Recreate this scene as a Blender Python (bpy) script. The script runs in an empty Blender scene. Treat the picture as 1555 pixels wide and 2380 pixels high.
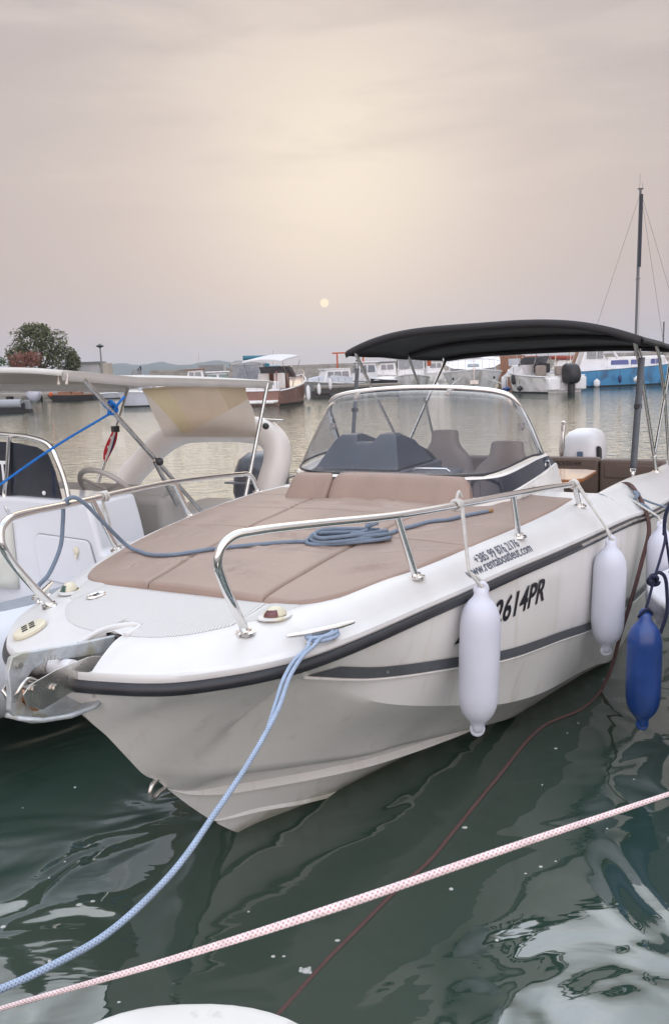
import bpy, bmesh, math, random
import numpy as np
from mathutils import Vector, Matrix, Euler
random.seed(7); rng = np.random.default_rng(11)
S = bpy.context.scene; COL = S.collection
R = math.radians; PI = math.pi

# ------------------------------------------------------------------ camera
F, PITCH, ROLL, CAMH, YAW, BX, BY, PCX, PCY = 1942.35769, 0.17319, 0.03752, 1.86264, 1.0739, -0.8496, 2.46544, 787.46746, 1199.86288
cp, sp, cr, sr = math.cos(PITCH), math.sin(PITCH), math.cos(ROLL), math.sin(ROLL)
fw = Vector((0, cp, -sp)); up0 = Vector((0, sp, cp)); rt0 = Vector((1, 0, 0))
rt = rt0*cr - up0*sr; up = rt0*sr + up0*cr
cd = bpy.data.cameras.new('camera'); cam = bpy.data.objects.new('camera', cd); COL.objects.link(cam)
M = Matrix.Identity(4)
for i in range(3):
    M[i][0] = rt[i]; M[i][1] = up[i]; M[i][2] = -fw[i]
M[2][3] = CAMH
cam.matrix_world = M
cd.sensor_fit = 'AUTO'; cd.sensor_width = 36; cd.lens = F/2380*36
cd.shift_x = -(PCX-777.5)/2380; cd.shift_y = (PCY-1190)/2380
cd.clip_start = 0.05; cd.clip_end = 20000
S.camera = cam
S.render.resolution_x, S.render.resolution_y = 668, 1024
S.view_settings.view_transform = 'Standard'; S.view_settings.look = 'None'
S.view_settings.exposure = .2; S.view_settings.gamma = 1

# ------------------------------------------------------------------ helpers
def tag(o, label=None, cat=None, group=None, kind=None):
    if label: o['label'] = label
    if cat: o['category'] = cat
    if group: o['group'] = group
    if kind: o['kind'] = kind
    return o

def empty(name, label, cat, loc=(0, 0, 0), rz=0, group=None):
    o = bpy.data.objects.new(name, None); COL.objects.link(o)
    o.location = loc; o.rotation_euler = (0, 0, rz); o.empty_display_size = .3
    return tag(o, label, cat, group)

def smooth_path(pts, n=6, closed=False):
    P = [np.array(p, float) for p in pts]; m = len(P); out = []
    rngs = range(m) if closed else range(m-1)
    for i in rngs:
        p1, p2 = P[i], P[(i+1) % m]
        p0 = P[i-1] if (i > 0 or closed) else 2*p1-p2
        p3 = P[(i+2) % m] if (i+2 < m or closed) else 2*p2-p1
        for k in range(n):
            t = k/n
            d01 = max(np.linalg.norm(p1-p0), 1e-6)**.5; d12 = max(np.linalg.norm(p2-p1), 1e-6)**.5; d23 = max(np.linalg.norm(p3-p2), 1e-6)**.5
            m1 = (p2-p1) + d12*((p1-p0)/d01 - (p2-p0)/(d01+d12)); m2 = (p2-p1) + d12*((p3-p2)/d23 - (p3-p1)/(d12+d23))
            out.append((2*t**3-3*t*t+1)*p1 + (t**3-2*t*t+t)*m1 + (-2*t**3+3*t*t)*p2 + (t**3-t*t)*m2)
    if not closed: out.append(P[-1])
    return out

class MB:
    """collects shapes into one mesh"""
    def __init__(s): s.v = []; s.f = []; s.m = []; s.cur = 0
    def mat(s, i): s.cur = i; return s
    def add(s, vs, fs):
        b = len(s.v); s.v += [tuple(map(float, x)) for x in vs]
        for f in fs: s.f.append([b+i for i in f]); s.m.append(s.cur)
        return s
    def box(s, c, d, rz=0, ry=0, rx=0, taper=(1, 1)):
        hx, hy, hz = d[0]/2, d[1]/2, d[2]/2
        rot = Euler((rx, ry, rz)).to_matrix(); vs = []
        for z in (-1, 1):
            tx, ty = (1, 1) if z < 0 else taper
            for x, y in ((-1, -1), (1, -1), (1, 1), (-1, 1)):
                vs.append(rot @ Vector((x*hx*tx, y*hy*ty, z*hz)) + Vector(c))
        return s.add(vs, [(3, 2, 1, 0), (4, 5, 6, 7), (0, 1, 5, 4), (1, 2, 6, 5), (2, 3, 7, 6), (3, 0, 4, 7)])
    def grid(s, rows, close_u=False, close_v=False, flip=False):
        n, k = len(rows), len(rows[0]); vs = [p for r in rows for p in r]; fs = []
        for i in range(n if close_v else n-1):
            for j in range(k if close_u else k-1):
                a, b, c, d = i*k+j, i*k+(j+1) % k, ((i+1) % n)*k+(j+1) % k, ((i+1) % n)*k+j
                fs.append((d, c, b, a) if flip else (a, b, c, d))
        return s.add(vs, fs)
    def tube(s, path, r, n=8, closed=False, cap=True, flat=None):
        P = [np.array(p, float) for p in path]; m = len(P)
        rr = r if hasattr(r, '__len__') else [r]*m
        T = []
        for i in range(m):
            a = P[i-1] if (i > 0 or closed) else P[i]; b = P[(i+1) % m] if (i < m-1 or closed) else P[i]
            t = b-a; L = np.linalg.norm(t); T.append(t/L if L > 1e-9 else (T[-1] if T else np.array([0, 0, 1.])))
        h = np.array([0, 0, 1.]) if abs(T[0][2]) < .9 else np.array([1., 0, 0])
        u = np.cross(T[0], h); u /= np.linalg.norm(u); rows = []
        for i in range(m):
            u = u - T[i]*np.dot(u, T[i]); u /= max(np.linalg.norm(u), 1e-9); w = np.cross(T[i], u)
            fx, fy = flat if flat else (1, 1)
            rows.append([P[i] + rr[i]*(math.cos(2*PI*j/n)*u*fx + math.sin(2*PI*j/n)*w*fy) for j in range(n)])
        b = len(s.v)
        s.grid(rows, close_u=True, close_v=closed, flip=True)
        if cap and not closed:
            s.f.append([b+j for j in range(n)]); s.m.append(s.cur)
            s.f.append([b+(m-1)*n+j for j in reversed(range(n))]); s.m.append(s.cur)
        return s
    def lathe(s, prof, c=(0, 0, 0), axis='z', n=20):
        rows = []
        for r, h in prof:
            row = []
            for j in range(n):
                a = 2*PI*j/n; x, y = r*math.cos(a), r*math.sin(a)
                p = {'z': (x, y, h), 'x': (h, x, y), 'y': (y, h, x)}[axis]
                row.append((p[0]+c[0], p[1]+c[1], p[2]+c[2]))
            rows.append(row)
        b = len(s.v); s.grid(rows, close_u=True)
        s.f.append([b+j for j in reversed(range(n))]); s.m.append(s.cur)
        s.f.append([b+(len(prof)-1)*n+j for j in range(n)]); s.m.append(s.cur)
        return s
    def ell(s, c, d, n=16, k=10, lo=-.5, hi=.5):
        prof = []
        for i in range(k+1):
            a = PI*(lo+(hi-lo)*i/k); prof.append((max(math.cos(a), 1e-3), math.sin(a)))
        rows = [[(c[0]+d[0]*r*math.cos(2*PI*j/n), c[1]+d[1]*r*math.sin(2*PI*j/n), c[2]+d[2]*h) for j in range(n)] for r, h in prof]
        b = len(s.v); s.grid(rows, close_u=True)
        s.f.append([b+j for j in reversed(range(n))]); s.m.append(s.cur)
        s.f.append([b+k*n+j for j in range(n)]); s.m.append(s.cur)
        return s
    def prism(s, poly, fn, t0, t1):
        """poly: 2-D points; fn(p, t) -> 3-D"""
        n = len(poly); vs = [fn(p, t0) for p in poly] + [fn(p, t1) for p in poly]
        return s.add(vs, [tuple(range(n)), tuple(range(2*n-1, n-1, -1))] + [(i, i+n, (i+1) % n+n, (i+1) % n) for i in range(n)])
    def build(s, name, mats, parent=None, smooth=35, bevel=0, seg=2, solid=0, loc=None, rot=None, fix=True):
        me = bpy.data.meshes.new(name); me.from_pydata(s.v, [], s.f)
        mats = mats if isinstance(mats, (list, tuple)) else [mats]
        for m in mats: me.materials.append(m)
        for p, i in zip(me.polygons, s.m): p.material_index = i
        if fix:
            bm = bmesh.new(); bm.from_mesh(me); bmesh.ops.remove_doubles(bm, verts=bm.verts, dist=1e-5)
            bmesh.ops.recalc_face_normals(bm, faces=bm.faces); bm.to_mesh(me); bm.free()
        me.validate()
        if smooth:
            me.shade_smooth(); me.set_sharp_from_angle(angle=R(smooth))
        o = bpy.data.objects.new(name, me); COL.objects.link(o)
        if parent: o.parent = parent
        if loc: o.location = loc
        if rot: o.rotation_euler = rot
        if solid:
            md = o.modifiers.new('solid', 'SOLIDIFY'); md.thickness = solid; md.offset = 0
        if bevel:
            md = o.modifiers.new('bevel', 'BEVEL'); md.width = bevel; md.segments = seg; md.limit_method = 'ANGLE'; md.angle_limit = R(30)
        return o

def text_mesh(txt, size, shear=0, bold=0, xs=1.0, extrude=0):
    """returns MB-style verts, faces of flat lettering in x,y"""
    c = bpy.data.curves.new('t', 'FONT'); c.body = txt; c.size = size; c.shear = shear; c.offset = bold; c.resolution_u = 3
    o = bpy.data.objects.new('t', c); COL.objects.link(o)
    dg = bpy.context.evaluated_depsgraph_get(); me = bpy.data.meshes.new_from_object(o.evaluated_get(dg))
    bm = bmesh.new(); bm.from_mesh(me); bmesh.ops.triangulate(bm, faces=bm.faces)
    bmesh.ops.subdivide_edges(bm, edges=[e for e in bm.edges if e.calc_length() > size*.3], cuts=2, use_grid_fill=False)
    bm.verts.index_update()
    vs = [(v.co.x*xs, v.co.y) for v in bm.verts]; fs = [[v.index for v in f.verts] for f in bm.faces]
    bm.free(); bpy.data.objects.remove(o); bpy.data.curves.remove(c); bpy.data.meshes.remove(me)
    return vs, fs

def tab(t):
    """smooth monotone interpolation of a table of (x, y...)"""
    t = np.array(t, float); x = t[:, 0]; y = t[:, 1:]
    h = np.diff(x)[:, None]; dl = np.diff(y, axis=0)/h; m = np.zeros_like(y)
    m[0], m[-1] = dl[0], dl[-1]
    for i in range(1, len(x)-1):
        for c in range(y.shape[1]):
            a, b = dl[i-1, c], dl[i, c]
            if a*b > 0: m[i, c] = 2*a*b/(a+b) if abs(a+b) > 1e-12 else 0
    def f(s):
        s = min(max(s, x[0]), x[-1]); i = min(int(np.searchsorted(x, s, 'right'))-1, len(x)-2); H = x[i+1]-x[i]; u = (s-x[i])/H
        r = (2*u**3-3*u*u+1)*y[i] + (u**3-2*u*u+u)*H*m[i] + (-2*u**3+3*u*u)*y[i+1] + (u**3-u*u)*H*m[i+1]
        return float(r[0]) if len(r) == 1 else tuple(map(float, r))
    return f

# ------------------------------------------------------------------ materials
def srgb(h):
    h = h.lstrip('#'); c = [int(h[i:i+2], 16)/255 for i in (0, 2, 4)]
    return tuple(x/12.92 if x <= .04045 else ((x+.055)/1.055)**2.4 for x in c)

def pm(name, col, rough=.5, metal=0, var=.08, vs=6, bump=0, bs=60, stretch=(1, 1, 1), coat=0, spec=.5, alpha=None, detail=3, dirt=None, ds=2.5, dlo=.55, dhi=.75, sss=0):
    m = bpy.data.materials.new(name); m.use_nodes = True; nt = m.node_tree; N = nt.nodes; L = nt.links
    b = N['Principled BSDF']; b.inputs['Roughness'].default_value = rough; b.inputs['Metallic'].default_value = metal
    b.inputs['Coat Weight'].default_value = coat; b.inputs['Coat Roughness'].default_value = .08; b.inputs['Specular IOR Level'].default_value = spec
    tc = N.new('ShaderNodeTexCoord'); mp = N.new('ShaderNodeMapping'); mp.inputs['Scale'].default_value = stretch
    L.new(tc.outputs['Object'], mp.inputs['Vector'])
    n1 = N.new('ShaderNodeTexNoise'); n1.inputs['Scale'].default_value = vs; n1.inputs['Detail'].default_value = detail
    L.new(mp.outputs[0], n1.inputs['Vector'])
    cr_ = N.new('ShaderNodeValToRGB'); c = np.array(col)
    cr_.color_ramp.elements[0].position = .3; cr_.color_ramp.elements[1].position = .7
    cr_.color_ramp.elements[0].color = (*np.clip(c*(1-var), 0, 1), 1); cr_.color_ramp.elements[1].color = (*np.clip(c*(1+var), 0, 1), 1)
    L.new(n1.outputs['Fac'], cr_.inputs['Fac']); out = cr_.outputs['Color']
    if dirt:
        n3 = N.new('ShaderNodeTexNoise'); n3.inputs['Scale'].default_value = ds; n3.inputs['Detail'].default_value = 6; n3.inputs['Distortion'].default_value = .6
        L.new(tc.outputs['Object'], n3.inputs['Vector'])
        r3 = N.new('ShaderNodeMapRange'); r3.inputs['From Min'].default_value = dlo; r3.inputs['From Max'].default_value = dhi
        L.new(n3.outputs['Fac'], r3.inputs['Value'])
        mx = N.new('ShaderNodeMix'); mx.data_type = 'RGBA'; mx.inputs['B'].default_value = (*dirt, 1)
        L.new(r3.outputs[0], mx.inputs['Factor']); L.new(out, mx.inputs['A']); out = mx.outputs['Result']
    L.new(out, b.inputs['Base Color'])
    if bump:
        n2 = N.new('ShaderNodeTexNoise'); n2.inputs['Scale'].default_value = bs; n2.inputs['Detail'].default_value = 4
        L.new(mp.outputs[0], n2.inputs['Vector'])
        bp = N.new('ShaderNodeBump'); bp.inputs['Strength'].default_value = 1; bp.inputs['Distance'].default_value = bump
        L.new(n2.outputs['Fac'], bp.inputs['Height']); L.new(bp.outputs[0], b.inputs['Normal'])
    rr = N.new('ShaderNodeMapRange'); rr.inputs['To Min'].default_value = max(rough*.8, .02); rr.inputs['To Max'].default_value = min(rough*1.25, 1)
    L.new(n1.outputs['Fac'], rr.inputs['Value']); L.new(rr.outputs[0], b.inputs['Roughness'])
    if sss: b.inputs['Subsurface Weight'].default_value = sss; b.inputs['Subsurface Radius'].default_value = (.02, .02, .02)
    return m

def cloth(name, col, var=.06, vs=5, tr=.45):
    m = pm(name, col, .85, var=var, vs=vs, bump=.004, bs=6); nt = m.node_tree; N = nt.nodes; L = nt.links; b = N['Principled BSDF']; o = N['Material Output']
    t = N.new('ShaderNodeBsdfTranslucent'); L.new(b.inputs['Base Color'].links[0].from_socket, t.inputs[0]); x = N.new('ShaderNodeMixShader'); x.inputs[0].default_value = tr
    L.new(b.outputs[0], x.inputs[1]); L.new(t.outputs[0], x.inputs[2]); L.new(x.outputs[0], o.inputs[0]); return m

def rope_mat(name, c1, c2, scale=160, ang=.7):
    """braided rope: crossed diagonal strands"""
    m = pm(name, c1, .8, var=.12, vs=30); nt = m.node_tree; N = nt.nodes; L = nt.links; b = N['Principled BSDF']
    tc = N['Texture Coordinate']; base = b.inputs['Base Color'].links[0].from_socket
    v = N.new('ShaderNodeTexVoronoi'); v.inputs['Scale'].default_value = scale; L.new(tc.outputs['UV'], v.inputs['Vector'])
    w1 = N.new('ShaderNodeTexWave'); w1.inputs['Scale'].default_value = 1; w1.bands_direction = 'DIAGONAL'
    w2 = N.new('ShaderNodeTexWave'); w2.inputs['Scale'].default_value = 1; w2.bands_direction = 'DIAGONAL'
    mp1 = N.new('ShaderNodeMapping'); mp1.inputs['Scale'].default_value = (scale, 2.513, 1); mp2 = N.new('ShaderNodeMapping'); mp2.inputs['Scale'].default_value = (scale, -2.513, 1)
    for mp, w in ((mp1, w1), (mp2, w2)):
        L.new(tc.outputs['UV'], mp.inputs['Vector']); L.new(mp.outputs[0], w.inputs['Vector'])
    mu = N.new('ShaderNodeMath'); mu.operation = 'MULTIPLY'; L.new(w1.outputs['Fac'], mu.inputs[0]); L.new(w2.outputs['Fac'], mu.inputs[1])
    mr = N.new('ShaderNodeMapRange'); mr.inputs['From Min'].default_value = .25; mr.inputs['From Max'].default_value = .75; L.new(mu.outputs[0], mr.inputs['Value'])
    mx = N.new('ShaderNodeMix'); mx.data_type = 'RGBA'; L.new(mr.outputs[0], mx.inputs['Factor']); L.new(base, mx.inputs['A']); mx.inputs['B'].default_value = (*c2, 1)
    L.new(mx.outputs['Result'], b.inputs['Base Color'])
    bp = N.new('ShaderNodeBump'); bp.inputs['Distance'].default_value = .0015; L.new(mu.outputs[0], bp.inputs['Height']); L.new(bp.outputs[0], b.inputs['Normal'])
    N.remove(v); return m

def glass(name, tint=(.86, .87, .88), rough=.02, ior=1.5, haze=.06, hazecol=(.5, .5, .52)):
    m = bpy.data.materials.new(name); m.use_nodes = True; nt = m.node_tree; N = nt.nodes; L = nt.links; N.clear()
    o = N.new('ShaderNodeOutputMaterial'); t = N.new('ShaderNodeBsdfTransparent'); t.inputs[0].default_value = (*tint, 1)
    g = N.new('ShaderNodeBsdfGlossy'); g.inputs['Roughness'].default_value = rough; lw = N.new('ShaderNodeLayerWeight'); lw.inputs[0].default_value = .5; pw = N.new('ShaderNodeMath'); pw.operation = 'POWER'; pw.inputs[1].default_value = 4.5; L.new(lw.outputs['Facing'], pw.inputs[0]); f = N.new('ShaderNodeMapRange'); f.inputs['To Min'].default_value = .022; f.inputs['To Max'].default_value = .55; L.new(pw.outputs[0], f.inputs[0])
    d = N.new('ShaderNodeBsdfDiffuse'); d.inputs[0].default_value = (*hazecol, 1)
    tc = N.new('ShaderNodeTexCoord'); n = N.new('ShaderNodeTexNoise'); n.inputs['Scale'].default_value = 5; n.inputs['Detail'].default_value = 5; L.new(tc.outputs['Object'], n.inputs['Vector'])
    mr = N.new('ShaderNodeMapRange'); mr.inputs['To Max'].default_value = haze*2; L.new(n.outputs['Fac'], mr.inputs['Value'])
    m1 = N.new('ShaderNodeMixShader'); m2 = N.new('ShaderNodeMixShader')
    L.new(mr.outputs[0], m1.inputs[0]); L.new(t.outputs[0], m1.inputs[1]); L.new(d.outputs[0], m1.inputs[2])
    L.new(f.outputs[0], m2.inputs[0]); L.new(m1.outputs[0], m2.inputs[1]); L.new(g.outputs[0], m2.inputs[2]); L.new(m2.outputs[0], o.inputs[0])
    return m

gel_ = None
gel = pm('gelcoat', (.80, .785, .76), .28, var=.03, vs=3, coat=.25, dirt=(.66, .63, .58), ds=3.5, dlo=.56, dhi=.85, bump=.0006, bs=3)
def hull_dirt(m):
    nt = m.node_tree; N = nt.nodes; L = nt.links; b = N['Principled BSDF']; src = b.inputs['Base Color'].links[0].from_socket; tc = N['Texture Coordinate']
    sp = N.new('ShaderNodeSeparateXYZ'); L.new(tc.outputs['Object'], sp.inputs[0])
    n = N.new('ShaderNodeTexNoise'); n.inputs['Scale'].default_value = 9; n.inputs['Detail'].default_value = 5; L.new(tc.outputs['Object'], n.inputs['Vector'])
    ad = N.new('ShaderNodeMath'); ad.operation = 'MULTIPLY_ADD'; ad.inputs[1].default_value = -.10; L.new(n.outputs['Fac'], ad.inputs[0]); L.new(sp.outputs['Z'], ad.inputs[2])
    mr = N.new('ShaderNodeMapRange'); mr.inputs['From Min'].default_value = .015; mr.inputs['From Max'].default_value = -.035; mr.inputs['To Max'].default_value = .65; L.new(ad.outputs[0], mr.inputs[0])
    mx = N.new('ShaderNodeMix'); mx.data_type = 'RGBA'; mx.inputs['B'].default_value = (.30, .29, .20, 1); L.new(mr.outputs[0], mx.inputs['Factor']); L.new(src, mx.inputs['A'])
    mp = N.new('ShaderNodeMapping'); mp.inputs['Scale'].default_value = (7, 7, .5); L.new(tc.outputs['Object'], mp.inputs[0])
    n2 = N.new('ShaderNodeTexNoise'); n2.inputs['Scale'].default_value = 2.2; n2.inputs['Detail'].default_value = 5; L.new(mp.outputs[0], n2.inputs['Vector'])
    m2 = N.new('ShaderNodeMapRange'); m2.inputs['From Min'].default_value = .56; m2.inputs['From Max'].default_value = .80; m2.inputs['To Max'].default_value = .5; L.new(n2.outputs['Fac'], m2.inputs[0])
    mx2 = N.new('ShaderNodeMix'); mx2.data_type = 'RGBA'; mx2.inputs['B'].default_value = (.60, .54, .44, 1); L.new(m2.outputs[0], mx2.inputs['Factor']); L.new(mx.outputs['Result'], mx2.inputs['A'])
    v = N.new('ShaderNodeTexVoronoi'); v.inputs['Scale'].default_value = 38; L.new(tc.outputs['Object'], v.inputs['Vector'])
    m3 = N.new('ShaderNodeMapRange'); m3.inputs['From Min'].default_value = .11; m3.inputs['From Max'].default_value = .07; L.new(v.outputs['Distance'], m3.inputs[0])
    m4 = N.new('ShaderNodeMapRange'); m4.inputs['From Min'].default_value = .50; m4.inputs['From Max'].default_value = .62; L.new(n.outputs['Fac'], m4.inputs[0])
    m5 = N.new('ShaderNodeMapRange'); m5.inputs['From Min'].default_value = .62; m5.inputs['From Max'].default_value = .45; L.new(sp.outputs['Z'], m5.inputs[0])
    p1 = N.new('ShaderNodeMath'); p1.operation = 'MULTIPLY'; L.new(m3.outputs[0], p1.inputs[0]); L.new(m4.outputs[0], p1.inputs[1])
    p2 = N.new('ShaderNodeMath'); p2.operation = 'MULTIPLY'; L.new(p1.outputs[0], p2.inputs[0]); L.new(m5.outputs[0], p2.inputs[1])
    p3 = N.new('ShaderNodeMath'); p3.operation = 'MULTIPLY'; p3.inputs[1].default_value = .55; L.new(p2.outputs[0], p3.inputs[0])
    mx3 = N.new('ShaderNodeMix'); mx3.data_type = 'RGBA'; mx3.inputs['B'].default_value = (.88, .88, .87, 1); L.new(p3.outputs[0], mx3.inputs['Factor']); L.new(mx2.outputs['Result'], mx3.inputs['A'])
    L.new(mx3.outputs['Result'], b.inputs['Base Color'])
hull_gel = pm('hull_gelcoat', (.80, .785, .76), .22, var=.03, vs=3, coat=.35, bump=.0006, bs=3); hull_dirt(hull_gel)
gel_deck = pm('deck_gelcoat', (.635, .63, .625), .38, var=.025, vs=9, coat=.1, bump=.0004, bs=240, dirt=(.56, .54, .50), ds=5, dlo=.58, dhi=.9)
gel_blue = pm('cool_gelcoat', (.66, .675, .715), .3, var=.03, vs=3, coat=.2)
black_rubber = pm('black_rubber', (.022, .023, .028), .38, var=.2, vs=14, bump=.0008, bs=40)
chrome = pm('polished_steel', (.78, .77, .75), .09, 1, var=.05, vs=12)
steel = pm('brushed_steel', (.62, .60, .57), .26, 1, var=.12, vs=18, bump=.0004, bs=60)
galv = pm('galvanised_steel', (.50, .54, .57), .5, .55, var=.22, vs=22, bump=.002, bs=70, dirt=(.42, .40, .30), ds=9, dlo=.5, dhi=.7)
brown = pm('brown_vinyl', (.305, .222, .182), .5, var=.07, vs=4, bump=.0035, bs=9, stretch=(1, 1.9, 1))
brown_d = pm('dark_brown_vinyl', (.18, .138, .118), .6, var=.06, vs=5, bump=.001, bs=120)
grey_vinyl = pm('grey_vinyl', (.40, .375, .355), .55, var=.05, vs=5, bump=.001, bs=30)
seat_vinyl = pm('taupe_seat_vinyl', (.24, .20, .18), .6, var=.06, vs=8, bump=.002, bs=18)
dark_dash = pm('dark_dash', (.062, .070, .092), .4, var=.15, vs=8, bump=.0005, bs=200)
navy_glass = pm('navy_acrylic', (.018, .024, .042), .06, var=.1, vs=3, coat=.6)
stripe_m = pm('grey_stripe', (.10, .108, .12), .35, var=.1, vs=30, dirt=(.5, .5, .48), ds=16, dlo=.70, dhi=.74)
letter_m = pm('black_lettering', (.012, .012, .014), .4, var=.1)
letter_b = pm('blue_grey_lettering', (.07, .09, .13), .4, var=.1)
white_vinyl = pm('white_fender_vinyl', (.63, .65, .745), .42, var=.03, vs=7, dirt=(.40, .39, .38), ds=11, dlo=.64, dhi=.86, sss=.0, bump=.0012, bs=5)
blue_vinyl = pm('blue_fender_vinyl', (.013, .05, .21), .3, var=.25, vs=6, coat=.2, bump=.0015, bs=4)
white_rope = rope_mat('white_rope', (.66, .65, .62), (.42, .41, .39), 90)
blue_rope = rope_mat('blue_rope', (.20, .255, .33), (.05, .08, .14), 90)
mooring_blue = rope_mat('light_blue_rope', (.37, .46, .60), (.20, .27, .40), 75)
pink_rope = rope_mat('pink_white_rope', (.80, .68, .68), (.58, .30, .32), 62)
red_rope = rope_mat('dark_red_rope', (.135, .075, .07), (.08, .042, .04), 90)
navy_rope = rope_mat('navy_rope', (.010, .014, .05), (.004, .005, .02), 90)
teak = pm('varnished_teak', (.42, .165, .055), .3, var=.25, vs=4, stretch=(.6, 9, 9), coat=.5)
black_cloth = pm('black_canvas', (.020, .019, .021), .75, var=.2, vs=4, bump=.004, bs=5, stretch=(1, .6, 1))
strap_m = pm('grey_webbing', (.11, .12, .135), .7, var=.1, vs=40, bump=.0005, bs=300)
cream_pl = pm('cream_plastic', (.66, .62, .48), .4, var=.06, vs=12, dirt=(.5, .45, .3), ds=14, dlo=.55, dhi=.8)
red_lens = pm('red_lens', (.10, .006, .012), .08, var=.1, coat=.8)
green_lens = pm('green_lens', (.01, .07, .05), .08, var=.1, coat=.8)
white_paint = pm('white_paint', (.74, .745, .77), .35, var=.05, vs=2, dirt=(.5, .48, .45), ds=1.2, dlo=.55, dhi=.8)
black_pl = pm('black_plastic', (.02, .02, .023), .4, var=.2)
win_dark = pm('dark_window', (.03, .034, .045), .06, var=.2, coat=.5)
win_grey = pm('grey_window', (.20, .215, .24), .08, var=.2, coat=.5)

def rope(name, path, r, mat, parent=None, n=10, k=6, smooth=True, label=None, cat=None, group=None):
    P = smooth_path(path, k) if smooth else [np.array(p, float) for p in path]
    mb = MB().tube(P, r if not hasattr(r, '__len__') else list(np.interp(np.linspace(0, 1, len(P)), np.linspace(0, 1, len(r)), r)), n)
    o = mb.build(name, mat, parent, smooth=60, fix=False); me = o.data
    L = [0.0]
    for a, b in zip(P[:-1], P[1:]): L.append(L[-1]+float(np.linalg.norm(b-a)))
    uv = me.uv_layers.new(name='UVMap')
    for p in me.polygons:
        vi = list(p.vertices)
        wrap = len(vi) == 4 and any(v % n == 0 for v in vi) and any(v % n == n-1 for v in vi)
        for li, v in zip(p.loop_indices, vi):
            j = v % n; jj = n if (wrap and j == 0) else j
            uv.data[li].uv = (L[v//n], jj/n)
    return tag(o, label, cat, group)

# ------------------------------------------------------------------ the motorboat in the middle (s aft of the bow, w to port, z up)
BD = Vector((math.cos(YAW), math.sin(YAW), 0)); BQ = Vector((math.sin(YAW), -math.cos(YAW), 0))
def W(s, w, z):
    p = Vector((BX, BY, 0)) + BD*s + BQ*w; return (p.x, p.y, z)
def B(s, w, z): return (s, -w, z)

boat = empty('motorboat', 'large white motorboat with brown sun cushions and black bimini in the foreground', 'motorboat', (BX, BY, 0), YAW)

rub_w = tab([(-.03, 0), (-.015, .09), (0, .155), (.03, .26), (.07, .345), (.15, .44), (.25, .53), (.37, .61), (.55, .68), (.75, .74), (.98, .80), (1.26, .868), (1.61, .94), (2.0, 1.02), (2.55, 1.115), (2.92, 1.165), (3.3, 1.215), (4, 1.25), (5, 1.25), (6.45, 1.2)])
rub_z = tab([(-.03, .925), (.2, .928), (.5, .938), (.98, .958), (1.6, .97), (2.55, .968), (2.95, .958), (3.3, .935), (4, .90), (5, .86), (6.45, .84)])
foot_z = tab([(-.03, 1.035), (.17, 1.042), (.34, 1.058), (.6, 1.080), (1.02, 1.106), (1.77, 1.13), (2.56, 1.135), (3.1, 1.125), (4, 1.085), (5.2, .99), (6.45, .95)])
edge_wid = tab([(-.03, .16), (.34, .16), (.6, .13), (1.02, .085), (1.77, .085), (2.56, .13), (3.1, .17), (4, .20), (6.45, .20)])
stem = tab([(-.0, .925), (.05, .81), (.134, .706), (.222, .586), (.295, .492), (.352, .447), (.393, .401), (.515, .268), (.638, .145), (.744, .05), (.82, -.01), (1.2, -.17), (2, -.3), (3, -.36), (6.45, -.4)])
line_K1 = tab([(.28, 0, .505), (.47, .15, .45), (.68, .27, .40), (.93, .38, .34), (1.2, .485, .28), (1.34, .515, .255), (1.55, .575, .21), (1.8, .635, .15), (2.1, .675, .07), (2.4, .71, 0), (3.2, .8, -.08), (6.45, .9, -.12)])
line_K2 = tab([(.40, 0, .39), (.5, .03, .325), (.73, .10, .24), (1.09, .295, .18), (1.36, .41, .14), (1.7, .49, .08), (2.07, .58, .03), (3, .7, -.12), (6.45, .8, -.2)])
line_K3 = tab([(.62, 0, .155), (.66, .01, .13), (.88, .09, .08), (1.08, .17, .03), (1.3, .22, -.02), (3, .35, -.25), (6.45, .4, -.3)])
line_C = tab([(.40, .54, .90), (.65, .59, .76), (.86, .66, .65), (1.41, .78, .45), (1.70, .86, .36), (2.09, .93, .28), (2.7, .98, .18), (3.0, 1.0, .12), (3.5, 1.01, 0), (5, 1.02, -.02), (6.45, 1.0, -.03)])
line_S = tab([(.42, .565, .895), (.77, .67, .78), (1.25, .815, .68), (1.56, .905, .62), (2.09, 1.0, .55), (2.59, 1.09, .49), (3.5, 1.17, .44), (5, 1.2, .38), (6.45, 1.16, .36)])

def hull_pts(s):
    """profile from keel to rub rail at station s; each panel as (start, end)"""
    zk = stem(s) if s > 0 else .925
    sp_ = (0, zk); rb = (rub_w(s), rub_z(s))
    k1 = line_K1(s) if s > .28 else sp_; k2 = line_K2(s) if s > .40 else sp_; k3 = line_K3(s) if s > .62 else sp_
    g = min(1, max(0, (s-.40)/.25))
    k2t = (max(0, k2[0]-.008*g), k2[1]+.034*g) if s > .40 else sp_
    k3t = (max(0, k3[0]-.005), k3[1]+.016*min(1, max(0, (s-.62)/.2))) if s > .62 else sp_
    k3b = (max(0, k3[0]-.02), k3[1]+.0) if s > .62 else sp_
    k2b = (max(0, k2[0]-.03*g), k2[1]+.004) if s > .40 else sp_
    c = line_C(s) if s > .40 else rb
    st = line_S(s) if s > .42 else rb
    return [(sp_, k3b), (k3b, k3), (k3, k3t), (k3t, k2b), (k2b, k2), (k2, k2t), (k2t, k1), (k1, c), (c, st), (st, rb)]

def hull_w(s, z):
    """half beam of the topsides at height z"""
    P = hull_pts(s); pts = [P[7][0], P[8][0], P[9][0], P[9][1]]
    for a, b in zip(pts[:-1], pts[1:]):
        if a[1] <= z <= b[1]: return a[0]+(b[0]-a[0])*(z-a[1])/max(b[1]-a[1], 1e-6)
    return pts[-1][0] if z > pts[-1][1] else pts[0][0]

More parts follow.
